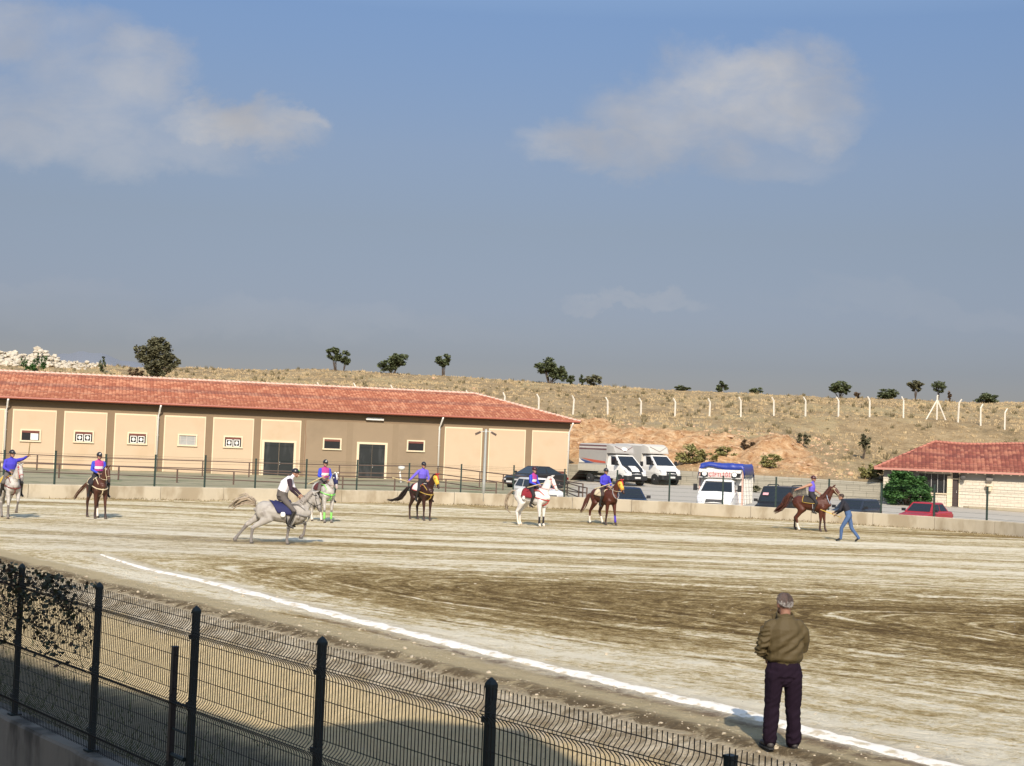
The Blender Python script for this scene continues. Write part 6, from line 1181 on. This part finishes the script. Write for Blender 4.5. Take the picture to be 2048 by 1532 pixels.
# 7 chestnut with yellow red mask
l7 = hp(1207, 1049); y7 = R(-56)
L7 = dict(STAND); L7['fl'] = shift(STAND['fl'], (.16, .0, 0)); L7['fr'] = shift(STAND['fr'], (-.16, 0, 0)); L7['hr'] = shift(STAND['hr'], (-.16, 0, 0)); L7['hl'] = [(-.55, .13, 1.16), (-.36, .17, .84), (-.50, .15, .50), (-.30, .145, .16), (-.25, .145, .06)]
horse('walking chestnut horse with yellow and red mask and one violet leg wrap', l7, y7, ch_coat, bayp, h_red, h_red, L7, {'hr': 1, 'hl': 1}, nyaw=R(8), head=R(60), tail=[(-.80, 0, 1.28), (-.95, -.06, 1.18), (-1.02, -.16, .92), (-1.05, -.26, .65), (-1.10, -.36, .44)], tack=dict(pad=c_cream, saddle=c_red, mask=c_yel, mask2=c_red, bridle=c_red, neckband=mat('grey_band2', (.35, .33, .33), .7), reins=c_cream, wraps={'fl': mat('violet_wrap', (.06, .03, .42), .8)}, mside=1))
rider('person', 'rider in deep blue shirt on the walking chestnut horse in front of the navy car', l7, y7, JT(hyaw=R(-5)), m_blue, m_blue, mat('brown_trousers', (.05, .032, .028), .85), m_helm, crest=m_gry)
javelin('pale stick across the lap of the rider in front of the navy car', l7, y7, (.42, .06, 1.72), (.12, -.62, 1.46))
# 8 chestnut in profile with the groom
l8 = hp(1622, 1062); y8 = R(-26)
L8 = dict(STAND); L8['hr'] = shift(STAND['hr'], (.10, 0, 0)); L8['hl'] = shift(STAND['hl'], (-.14, 0, 0)); L8['fl'] = shift(STAND['fl'], (.10, 0, 0)); L8['fr'] = shift(STAND['fr'], (-.06, 0, 0))
horse('chestnut horse in profile with raised tail, facing the man in blue jeans', l8, y8, ch_coat, bayp, h_red, h_red, L8, {'hr': 1}, neck=[(.46, 1.22), (.64, 1.46), (.76, 1.68), (.86, 1.84)], head=R(44), tail=[(-.80, 0, 1.32), (-.95, .0, 1.52), (-1.08, .02, 1.30), (-1.20, .06, 1.05), (-1.45, .1, .82), (-1.62, .1, .70)], tack=dict(pad=mat('black_gold_pad', (.022, .018, .014), .8), trim=mat('gold_tack', (.38, .25, .05), .6), bridle=c_cream, neckband=mat('pale_blue_band', (.36, .42, .50), .7), reins=m_boot, tailw=.075))
rider('person', 'rider in violet vest stretching an arm out behind on the profile chestnut horse', l8, y8, JT(sh_r=(-.02, -.185, 1.95), el_r=(-.30, -.32, 1.82), wr_r=(-.55, -.42, 1.72), hyaw=R(8)), m_vio, m_skin, m_blk, mat('maroon_helmet', (.055, .012, .014), .35), crest=m_white)
# groom walking beside it
lg_ = gp(1694, 1083, 0); yg = R(180-20)
Jg = dict(pelvis=(-.04, 0, .98), waist=(.02, 0, 1.14), chest=(.11, 0, 1.34), shoulder=(.18, 0, 1.48), neck=(.21, 0, 1.54), head=(.27, 0, 1.65), sh_l=(.17, .19, 1.45), sh_r=(.17, -.19, 1.45), el_l=(.26, .26, 1.18), el_r=(.22, -.26, 1.16), wr_l=(.46, .16, 1.08), wr_r=(.44, -.12, 1.00), hip_l=(-.04, .10, .93), hip_r=(-.04, -.10, .93), kn_l=(.20, .11, .50), kn_r=(-.14, -.11, .50), an_l=(.22, .11, .10), an_r=(-.42, -.11, .14), toe_l=(.38, .12, .035), toe_r=(-.30, -.12, .04), hpitch=.25)
def walker():
    m_jean = mat('blue_jeans', (.055, .105, .22), .85, .25, 6, .004, 30); m_jk = mat('navy_jacket', (.012, .012, .020), .8, .2, 6, .006, 12); ch = [([Jg['pelvis'], Jg['waist'], Jg['chest'], Jg['shoulder']], [(.17, .125), (.16, .12), (.20, .135), (.17, .09)], [2, 1, 1], (1, 0, 0)), ([Jg['shoulder'], Jg['neck'], Jg['head']], [.07, .052, .055], [1, 0])]; post = MB()
    for s in 'lr':
        ch += [([Jg['sh_'+s], Jg['el_'+s], Jg['wr_'+s]], [.066, .054, .036], 1), ([Jg['shoulder'], Jg['sh_'+s]], [.085, .066], 1), ([Jg['hip_'+s], Jg['kn_'+s], Jg['an_'+s]], [.10, .072, .052], 2), ([Jg['an_'+s], Jg['toe_'+s]], [.045, .036], 4), ([Jg['pelvis'], Jg['hip_'+s]], [.13, .10], 2)]
        w_, e = Vector(Jg['wr_'+s]), Vector(Jg['el_'+s]); hand(post, w_, w_-e, (0, 0, -1), .9, 0, 1.0, 1 if s == 'l' else -1)
    E, P = head_parts(Jg['head'], 0, .25, 0); o_ = len(post.v); post.v += P.v; post.f += [tuple(i+o_ for i in f) for f in P.f]; post.mi += P.mi
    o = organic('person', ch, E, [m_skin, m_jk, m_jean, m_jk, m_boot, m_skin_d, m_lip], None, .014, 3, None, lambda P: .008*fbm(P[:, 0]*8+P[:, 2]*5, P[:, 1]*8, 83, 3), post); o.location = lg_; o.rotation_euler = (0, 0, yg)
    tag(o, 'man in dark jacket and blue jeans striding bent forward toward the profile chestnut horse', 'person')
    c = Vector(Jg['head']); mb = MB(); M = Matrix.Rotation(.25, 3, 'Y'); mb.ell(c+Vector((-.022, 0, .040)), (.102, .086, .092), 14, 0, M); mb.build('hair', hair('dark_brown_hair', (.045, .028, .02)), o, True)
walker()
javelin('yellow stick held low by the man in blue jeans', lg_, yg, (.25, -.10, .88), (1.02, -.05, 1.14), mat('yellow_stick', (.62, .42, .08), .6))
# ================================================================ MAN IN THE FOREGROUND
def foreground_man():
    lx, ly, _ = gp(1562, 1502, 0); lz_ = float(GH(np.array([lx]), np.array([ly]))[0]); yaw = R(96)
    m_fs = mat('tanned_skin', (.26, .13, .085), .6, .12, 12, .002, 60); m_hr = mat('grey_hair_cap', (.17, .155, .145), .8, .35, 30, .006, 90, stretch=(1, 1, .35))
    # local frame: x = the way he faces, y = his left
    hc = Vector((.03, .01, 1.595)); E, P = head_parts(hc, R(14), .03, 0, 1.0); post = MB(); post.v, post.f, post.mi = P.v, P.f, P.mi
    ch = [([(-.01, 0, 1.36), (0, 0, 1.45), (.01, 0, 1.55)], [.075, .062, .062], 0)]
    wl, wr_ = Vector((.16, .155, .99)), Vector((.235, -.06, 1.08)); el_l, el_r = Vector((-.03, .275, 1.10)), Vector((.03, -.235, 1.12))
    ch += [([tuple(el_l), tuple(wl)], [.036, .028], 0), ([tuple(el_r), tuple(wr_)], [.036, .028], 0), ([(-.01, 0, 1.36), (0, .10, 1.30), (-.01, .17, 1.30), tuple(el_l)], [.06, .05, .045, .036], 0), ([(-.01, 0, 1.36), (0, -.10, 1.30), (-.01, -.17, 1.30), tuple(el_r)], [.06, .05, .045, .036], 0), ([(0, 0, 1.36), (0, 0, 1.1), (0, 0, .9)], [(.12, .08), (.12, .08), (.12, .08)], 0, (1, 0, 0))]
    for s in (-1, 1): ch.append(([(0, s*.07, .9), (.0, s*.10, .5), (0, s*.115, .06), (.12, s*.13, .035)], [.07, .05, .035, .03], 0))
    hand(post, wl, (.7, -.2, -.5), (0, -1, 0), .5, 0, 1.0, 1); hand(post, wr_, (.35, .8, .1), (0, 0, -1), .6, 0, 1.0, -1)
    def over(C, mi):
        mi = mi.copy(); return mi
    o = organic('person', ch, E, [m_fs]*5+[m_skin_d, m_lip], None, .011, 3, over, None, post); o.location = (lx, ly, lz_); o.rotation_euler = (0, 0, yaw); o.scale = (.965,)*3
    tag(o, 'grey haired man in olive jacket and dark trousers standing with his back to the camera', 'person')
    # hair: band round the sides and back, thin on the crown
    hm = MB(); M = Matrix.Rotation(R(14), 3, 'Z'); rings = []
    for a in np.linspace(.15, math.pi*.70, 14):
        rg = []
        for t in np.linspace(0, 2*math.pi, 33)[:-1]:
            bk = -math.cos(t); low = .66+.34*max(0, bk)**.6; aa = min(a, math.pi*.62*low) ; th = .008*(1 if a > .7 else .35)+.003*math.sin(t*17+a*9)
            if math.cos(t) > .35: aa = min(aa, .75); 
            rg.append(hc+M @ Vector((-.014+(.098+th)*math.sin(aa)*math.cos(t), (.080+th)*math.sin(aa)*math.sin(t), .026+(.099+th*.8)*math.cos(aa))))
        rings.append(rg)
    hm.loft(rings); hr = hm.build('hair', m_hr, o, True)
    T = NT(m_hr.node_tree); b = m_hr.node_tree.nodes['Principled BSDF']; old = b.inputs['Base Color'].links[0].from_socket; oc = T.node('ShaderNodeTexCoord').outputs['Object']; sz = T.node('ShaderNodeSeparateXYZ'); T.put(sz.inputs[0], oc)
    q = T.m('ADD', sz.outputs[2], T.m('MULTIPLY', T.m('SUBTRACT', T.noise(oc, 40, 5, .7), .5), .12)); T.put(b.inputs['Base Color'], T.mix(T.ss(q, 1.585, 1.64), old, (.115, .072, .058)))
    stc = [MB(), MB()]
    for _ in range(1500):
        a = math.acos(random.uniform(-.62, .98)); t = random.uniform(0, 2*math.pi)
        if math.cos(t) > .3 and a > .9: continue
        if a > math.pi*.62*(.66+.34*max(0, -math.cos(t))**.6): continue
        if a < .75 and random.random() < .45: continue
        q = lambda aa, r: hc+M @ Vector((-.014+(.099+r)*math.sin(aa)*math.cos(t), (.081+r)*math.sin(aa)*math.sin(t+.0), .026+(.100+r*.8)*math.cos(aa)))
        stc[1 if (a > 1.35 and random.random() < .75) else 0].tube([q(a, .006), q(a+.10, .014), q(a+.22+random.uniform(-.04, .04), .012)], [.0022, .0020, .0006], 3)
    stc[0].build('dark_strands', mat('brown_grey_strands', (.11, .085, .075), .7, .3, 50), hr, fix=False); stc[1].build('grey_strands', mat('light_grey_strands', (.36, .34, .32), .7, .2, 50), hr, fix=False)
    # trousers
    m_tr = mat('aubergine_trousers', (.014, .0075, .015), .9, .2, 5, .006, 20, spec=.12, stretch=(1, 1, .5))
    ch = [([(-.005, 0, .98), (-.02, 0, .90), (-.025, 0, .80)], [(.178, .118), (.196, .135), (.192, .135)], 0, (1, 0, 0))]
    for s in (-1, 1): k = s; ch.append(([(-.02, s*.100, .86), (-.01, s*.112, .66), (.0, s*.122, .47), (-.015, s*.130, .28), (-.005, s*.135, .075)], [(.108, .122), (.098, .110), (.084, .092), (.080, .090), (.078, .092)], 0, (1, 0, 0)))
    def fold(P):
        x, y, z = P[:, 0], P[:, 1], P[:, 2]; k = np.exp(-((z-.42)/.16)**2)*.008+np.exp(-((z-.14)/.09)**2)*.012+np.exp(-((z-.78)/.10)**2)*.007
        return .55*k*np.sin(z*70+y*30+fbm(x*9, y*9+z*6, 3, 3)*9+y*22)+.014*fbm(x*9, z*5+y*4, 5, 4)-.010*np.exp(-((np.abs(y))/.018)**2)*(z > .74)*(x < 0)
    tr = organic('trousers', ch, [], m_tr, o, .010, 2, None, fold); 
    # jacket
    m_jk = mat('olive_jacket', (.078, .056, .022), .7, .13, 4, .004, 40, spec=.35); m_rib = mat('olive_rib', (.075, .060, .030), .9, .15, 20)
    ch = [([(-.005, 0, .90), (-.005, 0, .97), (-.02, 0, 1.03), (-.035, 0, 1.20), (-.035, 0, 1.33), (-.025, 0, 1.415), (-.005, 0, 1.455)], [(.186, .128), (.186, .130), (.212, .152), (.205, .150), (.200, .135), (.140, .095), (.085, .075)], [1, 0, 0, 0, 0, 0], (1, 0, 0))]
    ch += [([(-.02, .14, 1.375), (-.025, .205, 1.30), (-.04, .262, 1.14), tuple(el_l+Vector((0, .01, -.01))), tuple(wl+Vector((-.02, .01, .03)))], [.075, .082, .072, .068, .048], 0), ([(-.02, -.14, 1.375), (-.02, -.195, 1.30), (.005, -.228, 1.20), tuple(el_r), tuple(wr_+Vector((0, -.03, 0)))], [.075, .080, .070, .064, .048], 0)]
    def jf(P):
        x, y, z = P[:, 0], P[:, 1], P[:, 2]; body = np.abs(y) < .2; d = .013*np.sin((z*1.0+y*.85)*46+fbm(x*6, z*7, 15, 3)*4)*np.exp(-((z-1.14+.25*y)/.13)**2)*body
        d += .012*np.exp(-((z-1.0)/.030)**2)*body*(.7+.6*fbm(y*10, z*20, 17)); sl = (y > .2); d = d+np.where(sl, .010*np.sin(z*105+y*30+fbm(x*14, z*9, 16, 3)*7), 0)
        rib = (z < .975) & body; d = np.where(rib, .0025*np.sin(np.arctan2(x, y)*90), d); return d+.006*fbm(x*10, y*10+z*8, 18, 4)
    jk = organic('jacket', ch, [], [m_jk, m_rib], o, .010, 2, lambda C, mi: np.where((C[:, 2] < .955) & (np.abs(C[:, 1]) < .2), 1, 0), jf)
    rings = [[(-.002+r*math.cos(t)+(.02 if math.cos(t) > .5 else 0), r*.92*math.sin(t), z+.02*math.cos(t)) for t in np.linspace(.5, 2*math.pi-.5, 27)] for r, z in ((.088, 1.415), (.090, 1.45), (.086, 1.49), (.098, 1.505), (.106, 1.47), (.104, 1.425))]
    cl_ = MB().loft(rings, caps=False, closed=False).build('collar', m_jk, jk, True); md = cl_.modifiers.new('t', 'SOLIDIFY'); md.thickness = .008
    MB().loft([[(.06, .075, 1.43), (.085, .12, 1.40), (.10, .115, 1.47), (.07, .07, 1.50)], [(.07, .075, 1.43), (.095, .125, 1.40), (.11, .12, 1.47), (.08, .07, 1.50)]]).build('collar_tip', m_jk, jk)
    MB().tube([tuple(wl+Vector((-.02, .01, .035))), tuple(wl+Vector((0, .005, .0)))], [.050, .042], 12).build('cuff', m_rib, jk, True)
    for s in (-1, 1):
        sh = organic('shoe', [([(-.055, s*.137, .045), (.02, s*.140, .05), (.10, s*.150, .045), (.19, s*.162, .035)], [(.040, .040), (.044, .050), (.050, .040), (.040, .026)], 0), ([(-.01, s*.138, .05), (0, s*.138, .10)], [.045, .042], 0)], [], mat('dusty_shoe', (.045, .040, .038), .6, .4, 12), o, .010, 2)
        mb = MB(); mb.loft([[(x, s*(.137+.13*max(0, x)*.9)+s*w_*q, z) for q in (-1, 1)]+[(x, s*(.137+.13*max(0, x)*.9)+s*w_*q, z+.016) for q in (1, -1)] for x, w_, z in ((-.10, .030, .0), (-.05, .044, .0), (.08, .052, .0), (.18, .046, .0), (.225, .024, .004))]); mb.build('sole', m_tyre, sh)
foreground_man()
